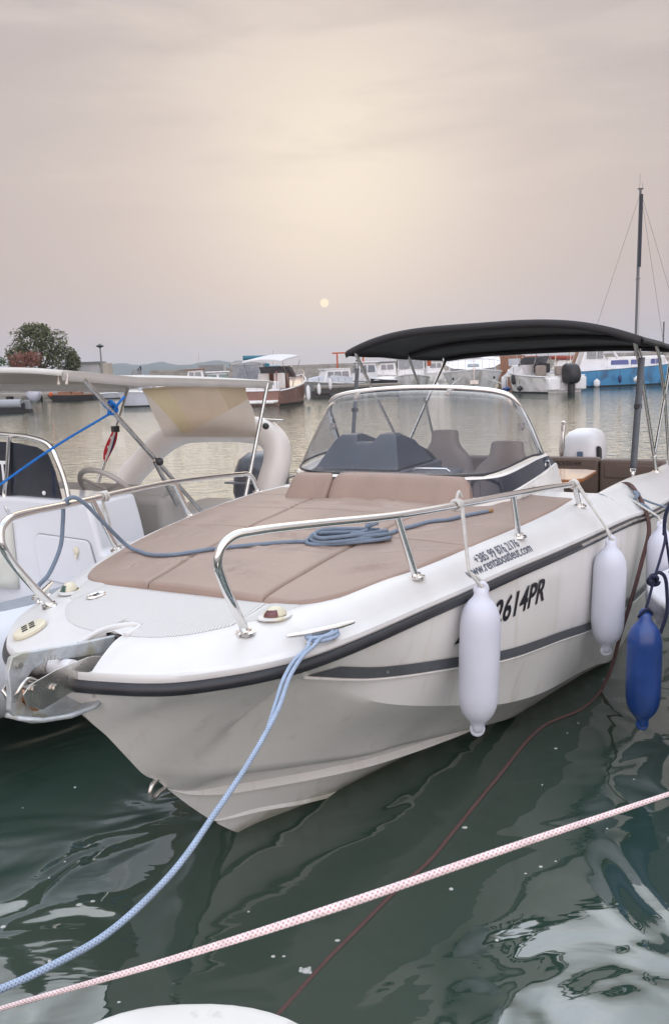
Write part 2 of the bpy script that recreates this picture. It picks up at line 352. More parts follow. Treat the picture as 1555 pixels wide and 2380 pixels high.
ss = sorted(set([-.03, -.028, -.022, -.012, 3.0] + [round(6.45*(i/110)**1.9, 4) for i in range(111)]))
mb = MB(); NSEG = [3, 1, 1, 4, 1, 2, 4, 14, 5, 8]
for sgn in (1, -1):
    for k in range(10):
        rows = []
        for s in ss:
            a, b = hull_pts(s)[k]; n = NSEG[k]; row = []
            for i in range(n+1):
                t = i/n; w = a[0]+(b[0]-a[0])*t; z = a[1]+(b[1]-a[1])*t
                if k == 7:
                    am = .035*max(0, 1-s/3.2)*min(1, max(0, s)/.15); w -= am*math.sin(PI*t)
                if k == 9: w += .006*math.sin(PI*t)*min(1, s/.6 if s > 0 else 0)
                row.append(B(s, sgn*max(w, 0), z))
            rows.append(row)
        mb.grid(rows, flip=sgn > 0)
prof = [p[0] for p in hull_pts(6.45)]+[hull_pts(6.45)[-1][1]]
mb.add([B(6.45, w, z) for w, z in prof]+[B(6.45, -w, z) for w, z in reversed(prof)], [tuple(range(2*len(prof)))])
hull = mb.build('hull', hull_gel, boat, smooth=24)

# dark stripe with a moulded ledge under it, both sides
mb = MB(); rows_s = [s for s in ss if .43 <= s <= 6.4]
for sgn in (1, -1):
    for lo, hi, off, mi in ((.004, .047, .0035, 0),):
        rows = []
        for s in rows_s:
            st = line_S(s); t = min(1, (s-.43)/.12); row = []
            for q in np.linspace(lo, lo+(hi-lo)*t, 4):
                z = st[1]+q; row.append(B(s, sgn*(hull_w(s, z)+off+.006), z))
            rows.append(row)
        mb.grid(rows, flip=sgn > 0)
mb.build('hull_stripe', stripe_m, boat)
mb = MB()
for sgn in (1, -1):
    mb.tube([B(s, sgn*(line_S(s)[0]+.003), line_S(s)[1]-.003) for s in rows_s], .0055, 6)
mb.build('hull_ledge', hull_gel, boat)

# rub rail
outline = [(s, rub_w(s), rub_z(s)) for s in ss]
port = [np.array(B(s, w+.004, z+.021)) for s, w, z in outline]; stbd = [np.array(B(s, -w-.004, z+.021)) for s, w, z in outline]
mb = MB(); mb.tube(list(reversed(stbd[1:]))+port, .0205, 12)
rr_ = mb.build('rub_rail', black_rubber, boat, smooth=60)
# polished insert strip along the aft part of the rail
mb = MB()
for sgn in (1, -1):
    mb.tube([B(s, sgn*(rub_w(s)+.022), rub_z(s)+.028) for s in np.linspace(2.2, 6.4, 40)], .007, 8)
mb.build('rail_insert', steel, rr_)

# deck moulding ---------------------------------------------------------------
RP = np.array([(s, w) for s, w, z in outline]); 
def edge_dist(s, w):
    P = np.array([s, abs(w)]); a = RP[:-1]; d = RP[1:]-a; t = np.clip(((P-a)*d).sum(1)/np.maximum((d*d).sum(1), 1e-12), 0, 1)
    q = a+d*t[:, None]; dd = np.hypot(*(q-P).T); i = int(dd.argmin()); return float(dd[i]), float(q[i, 0])
def deck_z(s, w):
    d, sn = edge_dist(s, w); zt = rub_z(sn)+.066; t = min(1, max(0, d-.012)/edge_wid(s))
    g = 1-(1-t)**1.55
    return zt+(foot_z(s)-zt)*g
DK = [0, .012, .03, .06, .10, .15, .21, .28, .36, .46, .58, .7, .85, 1]
COAM = 3.0
mb = MB()
def wslot(s, sgn): return ((.055 if sgn > 0 else .015)+.045*max(0, .175-s)/.185) if s < .205 else 0
for sgn in (1, -1):
    rows = []
    for s in [s for s in ss if s <= COAM]:
        wr = max(rub_w(s), 0); zb = rub_z(s)
        row = [B(s, sgn*(wr+.004), zb+.038), B(s, sgn*(wr+.010), zb+.048), B(s, sgn*(wr+.007), zb+.061), B(s, sgn*max(wr-.004, 0), zb+.0665)]
        wi = wslot(s, sgn)
        for u in DK[1:]:
            w = max(wr-.012, 0)*(1-u)+min(wi, max(wr-.012, 0))*u; row.append(B(s, sgn*w, deck_z(s, w)))
        rows.append(row)
    mb.grid(rows, flip=sgn > 0)
    # side decks beside the open cockpit
    rows = []
    for s in [s for s in ss if s >= COAM]:
        wr = rub_w(s); zb = rub_z(s); wi = 1.0 if s < 5.6 else 1.0
        row = [B(s, sgn*(wr+.004), zb+.038), B(s, sgn*(wr+.010), zb+.048), B(s, sgn*(wr+.007), zb+.061), B(s, sgn*(wr-.004), zb+.0665)]
        for u in DK[1:]:
            w = (wr-.012)*(1-u)+wi*u; row.append(B(s, sgn*w, deck_z(s, w)+.0))
        zt = row[-1][2]
        row += [B(s, sgn*(wi-.02), zt-.008), B(s, sgn*(wi-.035), zt-.035), B(s, sgn*(wi-.04), .42)]
        rows.append(row)
    mb.grid(rows, flip=sgn > 0)
# slot walls, aft wall of the foredeck, cockpit sole
for sgn in (1, -1):
    pts = [s for s in ss if s < .205]
    mb.grid([[B(s, sgn*wslot(s, sgn), deck_z(s, wslot(s, sgn)) if rub_w(s) > .12 else rub_z(s)+.066), B(s, sgn*(wslot(s, sgn)-.004), .93), B(s, sgn*(wslot(s, sgn)-.008), .90)] for s in pts if rub_w(s) > .11], flip=sgn < 0)
mb.add([B(.205, -.016, deck_z(.205, .05)), B(.205, .056, deck_z(.205, .05)), B(.2, .05, .9), B(.2, -.01, .9)], [(0, 1, 2, 3)])
mb.add([B(-.01, -.06, .935), B(-.01, .10, .935), B(.21, .055, .925), B(.21, -.015, .925)], [(0, 1, 2, 3)])
mb.add([B(COAM-.02, -1.05, 1.12), B(COAM-.02, 1.05, 1.12), B(COAM+.02, 1.0, .42), B(COAM+.02, -1.0, .42)], [(0, 1, 2, 3)])
mb.add([B(COAM, -1.0, .42), B(COAM, 1.0, .42), B(6.4, 1.0, .42), B(6.4, -1.0, .42)], [(0, 1, 2, 3)])
mb.box(B(6.28, 0, .67), (.3, 2.1, .52))
deck = mb.build('deck', gel_deck, boat, smooth=40, fix=False)
bm = bmesh.new(); bm.from_mesh(deck.data); bmesh.ops.remove_doubles(bm, verts=bm.verts, dist=1e-5); bm.to_mesh(deck.data); bm.free()
deck.data.shade_smooth(); deck.data.set_sharp_from_angle(angle=R(40))

# dark well of the anchor locker behind the slot
MB().box(B(.197, .020, foot_z(.2)-.032), (.03, .062, .05)).build('anchor_well', black_pl, boat)
# raised rounded rim round the slot
rim = [B(.09, -.040, deck_z(.09, .04)+.001), B(.14, -.034, deck_z(.14, .04)+.005), B(.20, -.026, foot_z(.2)+.006), B(.245, -.004, foot_z(.2)+.006), B(.268, .030, foot_z(.2)+.006), B(.258, .062, foot_z(.2)+.006), B(.22, .074, foot_z(.2)+.004), B(.18, .072, deck_z(.17, .06)+.002)]
MB().tube(smooth_path(rim, 6), .011, 10).build('slot_rim', gel_deck, boat, smooth=60)

# ribbed non-slip panel and its two side pieces
ns = bpy.data.materials.new('nonslip_ribs'); ns.use_nodes = True
def make_ns():
    nt = ns.node_tree; N = nt.nodes; L = nt.links; b = N['Principled BSDF']; b.inputs['Roughness'].default_value = .55
    tc = N.new('ShaderNodeTexCoord'); mp = N.new('ShaderNodeMapping'); mp.inputs['Rotation'].default_value = (0, 0, R(-3)); L.new(tc.outputs['Object'], mp.inputs[0])
    w = N.new('ShaderNodeTexWave'); w.bands_direction = 'Y'; w.inputs['Scale'].default_value = 2*PI/(20*.0085)*1.0; w.inputs['Distortion'].default_value = 0
    L.new(mp.outputs[0], w.inputs['Vector'])
    r = N.new('ShaderNodeValToRGB'); r.color_ramp.elements[0].position = .15; r.color_ramp.elements[1].position = .6
    r.color_ramp.elements[0].color = (.44, .435, .425, 1); r.color_ramp.elements[1].color = (.66, .655, .645, 1)
    L.new(w.outputs['Fac'], r.inputs[0])
    n = N.new('ShaderNodeTexNoise'); n.inputs['Scale'].default_value = 7; n.inputs['Detail'].default_value = 6; L.new(tc.outputs['Object'], n.inputs['Vector'])
    mr = N.new('ShaderNodeMapRange'); mr.inputs['From Min'].default_value = .5; mr.inputs['From Max'].default_value = .85; mr.inputs['To Max'].default_value = .35; L.new(n.outputs['Fac'], mr.inputs[0])
    mx = N.new('ShaderNodeMix'); mx.data_type = 'RGBA'; mx.inputs['B'].default_value = (.60, .565, .52, 1); L.new(mr.outputs[0], mx.inputs['Factor']); L.new(r.outputs[0], mx.inputs['A']); L.new(mx.outputs['Result'], b.inputs['Base Color'])
    bp = N.new('ShaderNodeBump'); bp.inputs['Distance'].default_value = .0014; L.new(w.outputs['Fac'], bp.inputs['Height']); L.new(bp.outputs[0], b.inputs['Normal'])
make_ns()
sfront = tab([(0, .285), (.05, .28), (.074, .26), (.0745, .186), (.1, .188), (.16, .20), (.22, .225), (.28, .265), (.33, .315), (.365, .36)])
mb = MB()
for sgn in (1, -1):
    rows = []
    for w in [0, .02, .0275, .0285, .04, .05, .055, .06, .074, .0746, .08, .09, .12, .16, .2, .24, .28, .31, .335, .355, .365]:
        a = sfront(w) if sgn > 0 else (.285 if w < .028 else sfront(max(w, .08))-.02*max(0, (.08-w))/.05); rows.append([B(a+(.562-a)*i/16, sgn*w, deck_z(a+(.562-a)*i/16, w)+(.007 if 0 < i < 16 and w < .36 else .001)) for i in range(17)])
    mb.grid(rows, flip=sgn > 0)
mb.build('nonslip_panel', ns, boat, smooth=50)
for sgn in (1, -1):
    rows = []
    for i in range(9):
        s = .40+.20*i/8; w1 = .375+.0*s; w2 = .395+.105*(i/8)**.7
        rows.append([B(s, sgn*(w1+(w2-w1)*j/5), deck_z(s, w1+(w2-w1)*j/5)+(.004 if 0 < i < 8 and 0 < j < 5 else .0005)) for j in range(6)])
    MB().grid(rows, flip=sgn > 0).build('side_nonslip', ns, boat, smooth=50)

# latch
lt = MB(); lz = foot_z(.44)+.009
for k in range(1):
    lt.tube([B(.44+.040*math.cos(a), -.30+.022*math.sin(a), lz) for a in np.linspace(0, 2*PI, 24, endpoint=False)], .0045, 8, closed=True)
lt.box(B(.44, -.30, lz+.002), (.05, .012, .006), rz=.4)
lt.box(B(.44, -.30, lz-.003), (.07, .036, .004))
lt.build('hatch_latch', chrome, boat)

# nav lights
def deck_n(s, w):
    e = .004; p = Vector(B(s, w, deck_z(s, w))); a = Vector(B(s+e, w, deck_z(s+e, w)))-p; b = Vector(B(s, w+e, deck_z(s, w+e)))-p
    n = b.cross(a).normalized(); return n if n.z > 0 else -n
for sgn, lens in ((1, red_lens), (-1, green_lens)):
    zb = deck_z(.46, .46); r0 = Vector((0, 0, 0))
    m = MB(); m.ell((0, 0, 0), (.050, .035, .040), 24, 8, 0, .5)
    m.lathe([(.052, -.006), (.052, .002), (.046, .005)], n=24)
    nl = m.build('navigation_light', cream_pl, boat, smooth=50); nl.scale = (.84, .84, .84); nl.location = B(.465, sgn*.462, zb+.004); nl.rotation_euler = (0, 0, sgn*-.55)
    m = MB(); rows = []
    for i in range(9):
        a = PI+.15+1.35*i/8 if sgn > 0 else PI-1.5+1.35*i/8
        rows.append([(.0525*math.cos(a)*math.cos(b), .0375*math.sin(a)*math.cos(b), .0415*math.sin(b)) for b in np.linspace(.16, .85, 6)])
    m.grid(rows); m.build('lens', lens, nl, smooth=60)
    m = MB(); m.lathe([(.064, -.003), (.062, .003), (.05, .005)], n=28); o = m.build('light_base', gel_deck, nl, smooth=40); o.scale = (1.15, .8, 1)

# horn grille on the starboard bow
hs, hw = .16, -.34
nrm = deck_n(hs, abs(hw)); nrm = Vector((nrm.x, -nrm.y, nrm.z)) if False else nrm
m = MB(); m.lathe([(.060, -.004), (.060, .006), (.054, .011), (.0535, .011), (.046, .012), (.004, .014)], n=28)
hn = m.build('horn_grille', cream_pl, boat, smooth=35)
p0 = Vector(B(hs, hw, deck_z(hs, hw))); e = .01
ta = (Vector(B(hs+e, hw, deck_z(hs+e, hw)))-p0).normalized(); tb = (Vector(B(hs, hw-e, deck_z(hs, hw-e)))-p0).normalized(); nn = ta.cross(tb).normalized()
if nn.z < 0: nn = -nn
hn.location = p0+nn*.004; hn.rotation_euler = nn.to_track_quat('Z', 'Y').to_euler()
m = MB()
for i in range(3):
    for j in range(2): m.box((-.024+.024*i, -.013+.026*j, .0135), (.012, .019, .003))
m.build('grille_slots', black_pl, hn)

# cleats
for sgn, (s, w) in ((1, (.47, .632)), (-1, (.46, .60))):
    z = deck_z(s, w); dirv = Vector((.86, -sgn*.51, 0)).normalized() if sgn > 0 else Vector((.86, .51, 0)).normalized()
    a = Vector(B(s, w*(1 if sgn > 0 else -1) if sgn > 0 else w*sgn, z+.036))
    m = MB(); P = [a-dirv*.125+Vector((0, 0, .004)), a-dirv*.06, a, a+dirv*.06, a+dirv*.125+Vector((0, 0, .004))]
    m.tube(smooth_path([tuple(q) for q in P], 4), [.006]+[.008]*4+[.010]*9+[.008]*2+[.006], 10)
    for t in (-.04, .04):
        q = a+dirv*t; m.tube([tuple(q), tuple(q-Vector((0, 0, .05)))], .010, 10)
        m.lathe([(.02, -.03), (.018, -.024), (.01, -.02)], c=tuple(q), n=14)
    m.build('mooring_cleat', chrome, boat, smooth=50)

# cushions ------------------------------------------------------------------
edge_w = tab([(.565, .36), (.575, .44), (.60, .50), (.64, .545), (.72, .592), (.92, .655), (1.06, .705), (1.45, .792), (1.75, .845), (2.1, .893), (2.45, .92), (2.72, .925)])
seamA = lambda s: -.165-.16*min(1, (s-.57)/1.0)-.13*max(0, (s-1.57))/1.0
seamB = lambda s: .345+.0*s
def cushion_top(s, w):
    e = edge_w(s); return foot_z(s)+.010+.022*max(0, 1-(w/e)**2)+.003*math.sin(9*s+4*w)*math.sin(7*w-3*s)
CREASES = [(.80, -.30, .5, .30, .05, 2), (.86, -.02, .25, .26, .045, 3), (.78, .12, -.2, .22, .05, 2), (1.22, -.55, .35, .22, .05, 2), (1.12, .10, .15, .28, .05, 3), (1.0, .55, .9, .2, .05, 2), (1.32, .0, -.15, .3, .06, 2), (1.60, -.55, .1, .25, .055, 2), (1.62, .05, .05, .35, .06, 2), (2.05, -.6, 0, .3, .06, 3), (2.08, .0, .02, .4, .07, 3), (2.22, -.05, -.05, .4, .06, 2), (1.30, .60, .6, .2, .05, 2), (1.75, .62, .9, .25, .06, 2), (1.40, -.50, -.3, .25, .045, 2), (1.40, .15, .2, .22, .045, 2)]
def wrinkle(s, w):
    q = 0   # crest lines run mostly athwartships
    for cs, cw, an, ln, wl, nn in CREASES:
        ds, dw = s-cs, w-cw; u = dw*math.cos(an)+ds*math.sin(an); v = ds*math.cos(an)-dw*math.sin(an)+.25*u*u
        e = (u/ln)**2*2.2+(v/(wl*nn*.55))**2*1.6
        if e < 5: q += .0105*math.exp(-e)*(math.cos(2*PI*v/wl+1.2*u/ln)**3+.25)*(wl/.05)
    return q
def cushion(s0, s1, lo, hi, name='sun_cushion'):
    ns_, nw = max(8, int((s1-s0)/.012)), 40
    def par(i, n):  # denser at the borders
        t = i/n; return .5-.5*math.cos(PI*t)*(.35+.65*abs(math.cos(PI*t))) if n else 0
    rows = []
    for i in range(ns_+1):
        s = s0+.003+(s1-s0-.006)*par(i, ns_); a, b = lo(s)+.003, hi(s)-.003; row = []
        for j in range(nw+1):
            w = a+(b-a)*par(j, nw); d = min(s-s0, s1-s, w-a+.003, b-w+.003); t = min(1, max(0, d)/.022)
            z = cushion_top(s, w)+wrinkle(s, w)*t-.026*(1-math.sqrt(max(0, 1-(1-t)**2)))
            row.append(B(s, w, z))
        rows.append(row)
    m = MB(); m.grid(rows)
    top = [rows[0][j] for j in range(nw+1)]+[rows[i][nw] for i in range(1, ns_+1)]+[rows[ns_][j] for j in range(nw-1, -1, -1)]+[rows[i][0] for i in range(ns_-1, 0, -1)]
    m.grid([top, [(x, y, z-.03) for x, y, z in top]], close_u=True)
    return m.build(name, brown, boat, smooth=50)
mE = lambda s: -edge_w(s); pE = lambda s: edge_w(s)
cushion(.568, 1.45, mE, seamA); cushion(.568, 1.45, seamA, seamB); cushion(.568, 1.45, seamB, pE)
cushion(1.45, 1.93, mE, seamA); cushion(1.45, 1.93, seamA, seamB)
cushion(1.93, 2.36, mE, seamA); cushion(1.93, 2.36, seamA, seamB)
inn = tab([(1.45, .345), (1.95, .345), (2.15, .42), (2.3, .60), (2.72, .63)])
cushion(1.45, 2.72, inn, pE); cushion(2.36, 2.72, mE, lambda s: -.62)

# backrest: two padded pieces leaning on the console
def backrest(w0, w1):
    rows = []
    for j in range(25):
        t = j/24; w = w0+.003+(w1-w0-.006)*t; ed = min(t, 1-t)*(w1-w0); sh = 1-math.sqrt(max(0, 1-(1-min(1, ed/.035))**2)); bow = .03*(1-(w/.6)**2)
        row = []
        for q in np.linspace(0, 2*PI, 29)[:-1]:
            cx_, cz_ = .050*math.cos(q), .086*math.sin(q)
            k = 1/max((abs(math.cos(q))**5+abs(math.sin(q))**5)**.2, 1e-6)*(1-.35*sh)
            x = cx_*k; z = cz_*k
            row.append(B(2.325-bow+x+.50*z, w*(1-.09*(z/.1+1)/2*1.0), 1.205+z+.012*(1-(w/.6)**2)))
        rows.append(row)
    m = MB(); m.grid(rows, close_u=True); m.add(rows[0], [tuple(range(28))]); m.add(rows[-1], [tuple(range(27, -1, -1))])
    return m.build('backrest_cushion', brown, boat, smooth=50)
backrest(-.63, -.33); backrest(-.33, .52)

# console -------------------------------------------------------------------
cons = tab([(0, 2.30), (.3, 2.305), (.45, 2.325), (.54, 2.37)])
def cons_loop(z, grow, aft):
    pts = []
    base = [(aft, .69+grow), (2.95, .685+grow), (2.7, .665+grow), (2.5, .64+grow), (2.41, .61+grow*.9), (2.355-grow*.4, .55+grow*.5), (2.32-grow, .44), (2.30-grow, .25), (2.295-grow, 0)]
    P = smooth_path([(a, b, 0) for a, b in base], 3)
    half = [(p[0], p[1]) for p in P]
    return [B(s, w, z if not callable(z) else z(s)) for s, w in half]+[B(s, -w, z if not callable(z) else z(s)) for s, w in reversed(half[:-1])]
ztop = lambda s: 1.288+.05*min(1, max(0, (s-2.3)/.6))
mb = MB(); L1 = cons_loop(1.05, .05, 3.32); L2 = cons_loop(lambda s: 1.175+.10*max(0, s-2.35), .022, 3.22)
mb.grid([L1, L2]); console = None
L3 = cons_loop(lambda s: ztop(s)-.012, .0, 3.10); L4 = cons_loop(ztop, -.012, 3.08); L5 = cons_loop(lambda s: ztop(s)-.01, -.09, 3.06); L6 = cons_loop(lambda s: ztop(s)-.02, -.5, 3.05)
mb.grid([[(x, y, z+.002) for x, y, z in L2], [(x, y, z) for x, y, z in cons_loop(lambda s: 1.185+.10*max(0, s-2.35), .012, 3.21)]])
mb.grid([L3, L4, L5])
mb.grid([L5, [(x, y, .46) for x, y, z in L5]])
console = mb.build('console', gel, boat, smooth=35)
mb = MB(); mb.grid([cons_loop(lambda s: 1.185+.10*max(0, s-2.35), .012, 3.21), cons_loop(lambda s: ztop(s)-.012, .0, 3.10)])
mb.build('console_band', navy_glass, console, smooth=50)
for sgn in (1, -1):
    MB().ell(B(3.02, sgn*.695, 1.28), (.012, .006, .012), 10, 6).build('console_fitting', chrome, console)
    MB().tube([B(3.06, sgn*.70, 1.30), B(3.09, sgn*.70, 1.27), B(3.10, sgn*.70, 1.23)], .006, 6).build('console_hook', chrome, console)

# windscreen glass and frame
base_h = [(3.06, .665, 1.335), (2.85, .66, 1.345), (2.65, .645, 1.335), (2.48, .615, 1.318), (2.39, .565, 1.303), (2.345, .48, 1.296), (2.325, .32, 1.291), (2.315, .15, 1.289), (2.312, 0, 1.288)]
top_h = [(3.08, .665, 1.30), (2.99, .645, 1.42), (2.90, .625, 1.53), (2.81, .60, 1.625), (2.775, .555, 1.685), (2.76, .48, 1.712), (2.75, .32, 1.732), (2.745, .15, 1.742), (2.742, 0, 1.745)]
def full(h): 
    P = [tuple(p) for p in smooth_path(h, 5)]; return P+[(a, -b, c) for a, b, c in reversed(P[:-1])]
bf, tf = full(base_h), full(top_h)
ws_glass = glass('windscreen_acrylic', (.84, .845, .865), .012, 1.45, .022, (.42, .42, .45))
rows = []
for a, b in zip(bf, tf):
    rows.append([B(a[0]+(b[0]-a[0])*t-.02*math.sin(PI*t), a[1]+(b[1]-a[1])*t+.0, a[2]+(b[2]-a[2])*t) for t in np.linspace(0, .965, 9)])
wsc = MB().grid(rows).build('windscreen', ws_glass, boat, smooth=80, solid=.005)
tube_ = [B(p[0]+.012, p[1], p[2]) for p in tf]
MB().tube(tube_, .0165, 12).build('windscreen_frame', chrome, wsc, smooth=60)
MB().tube([B(p[0], p[1], p[2]+.004) for p in bf], .007, 8).build('windscreen_seal', black_rubber, wsc)
for s, w, z in ((2.745, -.36, 1.705), (2.74, .22, 1.715), (2.86, .60, 1.52), (2.86, -.60, 1.52)):
    mb = MB(); mb.box(B(s, w, z), (.02, .028, .03)); mb.lathe([(.014, -.03), (.014, .012)], B(s, w, z-.014), 'x', 12); mb.build('glass_clamp', steel, wsc)

# dash with instrument hood
mb = MB()
mb.box(B(2.80, -.27, 1.265), (.60, .60, .05)).box(B(2.46, 0, 1.275), (.12, 1.0, .012)).box(B(2.98, -.27, .95), (.12, .60, .62))
dash = mb.build('dashboard', dark_dash, boat, bevel=.012)
def hood_rows():
    rows = []
    for w, hz in ((-.53, 0), (-.525, .02), (-.50, .145), (-.475, .175), (-.375, .175), (-.350, .132), (-.245, .132), (-.222, .178), (-.14, .178), (-.115, .165), (-.02, .03), (.0, 0)):
        zt = 1.30+hz; k = hz/.178
        rows.append([B(2.48, w, 1.30), B(2.48+.245*k+.02, w, zt), B(2.48+.29*k+.06, w, zt+.002), B(3.02, w, zt-.05*k), B(3.06, w, 1.24)])
    return rows
mb = MB(); mb.grid(hood_rows()); mb.build('instrument_hood', dark_dash, dash, smooth=25, bevel=.006)
mb = MB(); mb.box(B(2.64, .16, 1.262), (.28, .26, .03), ry=-.06); mb.build('dash_tray', dark_dash, dash, bevel=.012)
MB().tube([B(2.56, .06, 1.285), B(2.56, .08, 1.30), B(2.57, .26, 1.30), B(2.57, .28, 1.285)], .006, 8).build('dash_grab_bar', chrome, dash)
m = MB(); wc = Vector(B(3.2, -.22, 1.24)); ax = Vector((.8, 0, .6)); u1 = Vector((0, 1, 0)); u2 = ax.cross(u1)
m.tube([tuple(wc+(u1*math.cos(a)+u2*math.sin(a))*.18) for a in np.linspace(0, 2*PI, 32, endpoint=False)], .014, 8, closed=True)
for a in (.5, 2.6, 4.7): m.tube([tuple(wc), tuple(wc+(u1*math.cos(a)+u2*math.sin(a))*.18)], .008, 6)
m.build('steering_wheel', black_pl, boat)

# helm seats
def seat(sx, wc, top, hw):
    prof = [(-.62, hw*1.02), (-.45, hw*1.03), (-.30, hw*1.02), (-.22, hw*.98), (-.16, hw*.80), (-.12, hw*.58), (-.08, hw*.47), (-.02, hw*.45), (-.004, hw*.41), (0, hw*.30)]
    rows = []
    for dz, w in prof:
        row = []
        for q in np.linspace(0, 2*PI, 25)[:-1]:
            k = 1/((abs(math.cos(q))**4+abs(math.sin(q))**4)**.25)
            th = .06 if dz < -.02 else (.05 if dz < -.003 else .03)
            row.append((math.cos(q)*k*th+.18*dz*-1*-.6, math.sin(q)*k*w, dz))
        rows.append(row)
    m = MB(); m.grid(rows, close_u=True); m.add(rows[0], [tuple(range(24))]); m.add(rows[-1], [tuple(range(23, -1, -1))])
    o = m.build('helm_seat', seat_vinyl, boat, smooth=50); o.location = B(sx, wc, top)
    m = MB(); m.box((-.22, 0, -.62), (.48, hw*2, .14)); m.build('seat_base', seat_vinyl, o, bevel=.04, seg=3)
    m = MB(); m.tube([(-.2, 0, -.68), (-.2, 0, -.98)], .06, 14); m.build('seat_pedestal', steel, o)
seat(3.72, -.185, 1.425, .20); seat(3.66, .275, 1.355, .235)

# aft bench with stitched name, table
mb = MB(); mb.box(B(5.86, -.275, .76), (.14, 1.46, .50)); mb.box(B(5.84, .735, .755), (.15, .54, .49)); mb.box(B(5.55, 0, .56), (.6, 1.98, .14))
bench = mb.build('aft_bench', brown_d, boat, bevel=.025, seg=3)
mb = MB(); mb.box(B(5.785, -.275, .93), (.02, 1.44, .14)).box(B(5.765, .735, .90), (.02, .46, .12)); mb.build('bench_bolster', brown_d, bench, bevel=.012)
def text_on(txt, size, fn, name, mat, parent, shear=0, bold=0, xs=1.0):
    vs, fs = text_mesh(txt, size, shear, bold, xs); m = MB(); m.add([fn(x, y) for x, y in vs], fs); return m.build(name, mat, parent, smooth=0, fix=False)
text_on('QUICKSILVER', .05, lambda x, y: B(5.772, .02+x*1.0, .945+y), 'stitched_lettering', black_pl, bench, bold=.0006, xs=.95)
tb_ = MB(); poly = [(4.62, -.30), (5.28, -.30), (5.28, .46), (5.22, .55), (4.72, .55), (4.62, .47)]
tb_.prism(poly, lambda p, t: B(p[0], p[1], t), .945, .975); table = tb_.build('cockpit_table', teak, boat, bevel=.008)
mb = MB(); mb.tube([B(4.95, .1, .42), B(4.95, .1, .945)], .035, 14); mb.build('table_leg', steel, table)
mb = MB(); mb.box(B(4.70, .33, .925), (.06, .24, .03)); mb.build('table_ledge', pm('pale_wood', (.62, .47, .30), .5), table, bevel=.004)
# boxes on the cockpit sole
# flag staff at the stern
mb = MB(); mb.tube([B(6.2, .03, .7), B(6.2, .035, 1.10), B(6.2, .045, 1.22)], [.03, .027, .017], 14); mb.tube([B(6.2, .045, 1.215), B(6.2, .045, 1.275)], [.022, .020], 14); mb.ell(B(6.2, .047, 1.292), (.024, .024, .022), 14, 8)
mb.build('stern_staff', chrome, boat, smooth=50)

# outboard engine
eng = MB(); ec = (6.72, .13)
rows = []
for z, l, w, dx in ((.62, .20, .11, 0), (.70, .26, .16, 0), (.80, .29, .185, 0), (.95, .29, .195, .01), (1.05, .28, .19, .02), (1.12, .26, .175, .03), (1.165, .22, .145, .04), (1.19, .15, .095, .05), (1.197, .06, .04, .06)):
    row = []
    for q in np.linspace(0, 2*PI, 33)[:-1]:
        k = 1/((abs(math.cos(q))**3.2+abs(math.sin(q))**3.2)**(1/3.2)); row.append(B(ec[0]+dx+l*k*math.cos(q), ec[1]+w*k*math.sin(q), z))
    rows.append(row)
eng.grid(rows, close_u=True); eng.add(rows[-1], [tuple(range(32))])
engine = eng.build('outboard_engine', white_paint, boat, smooth=50)
for sgn in (1, -1):
    mb = MB(); mb.prism([(6.5, .80), (6.62, .78), (6.58, 1.02), (6.5, 1.05)], lambda p, t, sg=sgn: B(p[0], ec[1]+sg*t, p[1]), .16, .199); mb.build('cowl_vent', black_pl, engine, bevel=.01)
mb = MB(); mb.box(B(6.435, .15, .975), (.03, .055, .05)); mb.build('cowl_badge', pm('badge', (.10, .14, .22), .3), engine, bevel=.006)
mb = MB(); mb.box(B(6.70, .13, .3), (.22, .14, .7)); mb.build('engine_leg', white_paint, engine, bevel=.03)

# bow rails
RR = .0145
for sgn in (1, -1):
    fz = lambda s, w: deck_z(s, abs(w))
    P = [(.34, .43, 1.055), (.27, .444, 1.15), (.205, .455, 1.25), (.178, .460, 1.315), (.19, .468, 1.362), (.235, .482, 1.387), (.30, .508, 1.390), (.55, .60, 1.375), (.86, .715, 1.352), (1.25, .825, 1.336), (1.65, .905, 1.318), (2.1, .955, 1.287)]
    P += [(2.45, .985, 1.255)] if sgn > 0 else [(2.36, .978, 1.265), (2.46, .986, 1.252), (2.52, .99, 1.21), (2.56, .99, 1.13)]
    if sgn < 0: P = [(s, w, z) for s, w, z in P]
    m = MB(); m.tube(smooth_path([B(s, sgn*w, z) for s, w, z in P], 7), RR, 14)
    rail = m.build('bow_rail', chrome, boat, smooth=60)
    feet = [(.34, .43)]+[(2.56, .99)]
    for s, w in feet:
        MB().lathe([(.034, -.006), (.033, .003), (.020, .006), (.017, .014)], B(s, sgn*w, deck_z(s, w)), n=20).build('rail_flange', chrome, rail, smooth=40)
    posts = [((.88, .722, 1.35), (1.02, .73)), ((1.66, .906, 1.317), (1.77, .90))]+([((2.45, .985, 1.255), (2.56, .99))] if sgn > 0 else [])
    for a, (s, w) in posts:
        zf = deck_z(s, w)
        m = MB(); m.tube([B(a[0], sgn*a[1], a[2]), B(s, sgn*w, zf-.01)], RR*.93, 12)
        if a[0] < 2: m.lathe([(.034, -.006), (.033, .003), (.020, .006), (.017, .014)], B(s, sgn*w, zf), n=20)
        else: m.ell(B(*[2.46, sgn*.986, 1.254]), (.024, .024, .024), 14, 8)
        m.build('stanchion', chrome, rail, smooth=45)

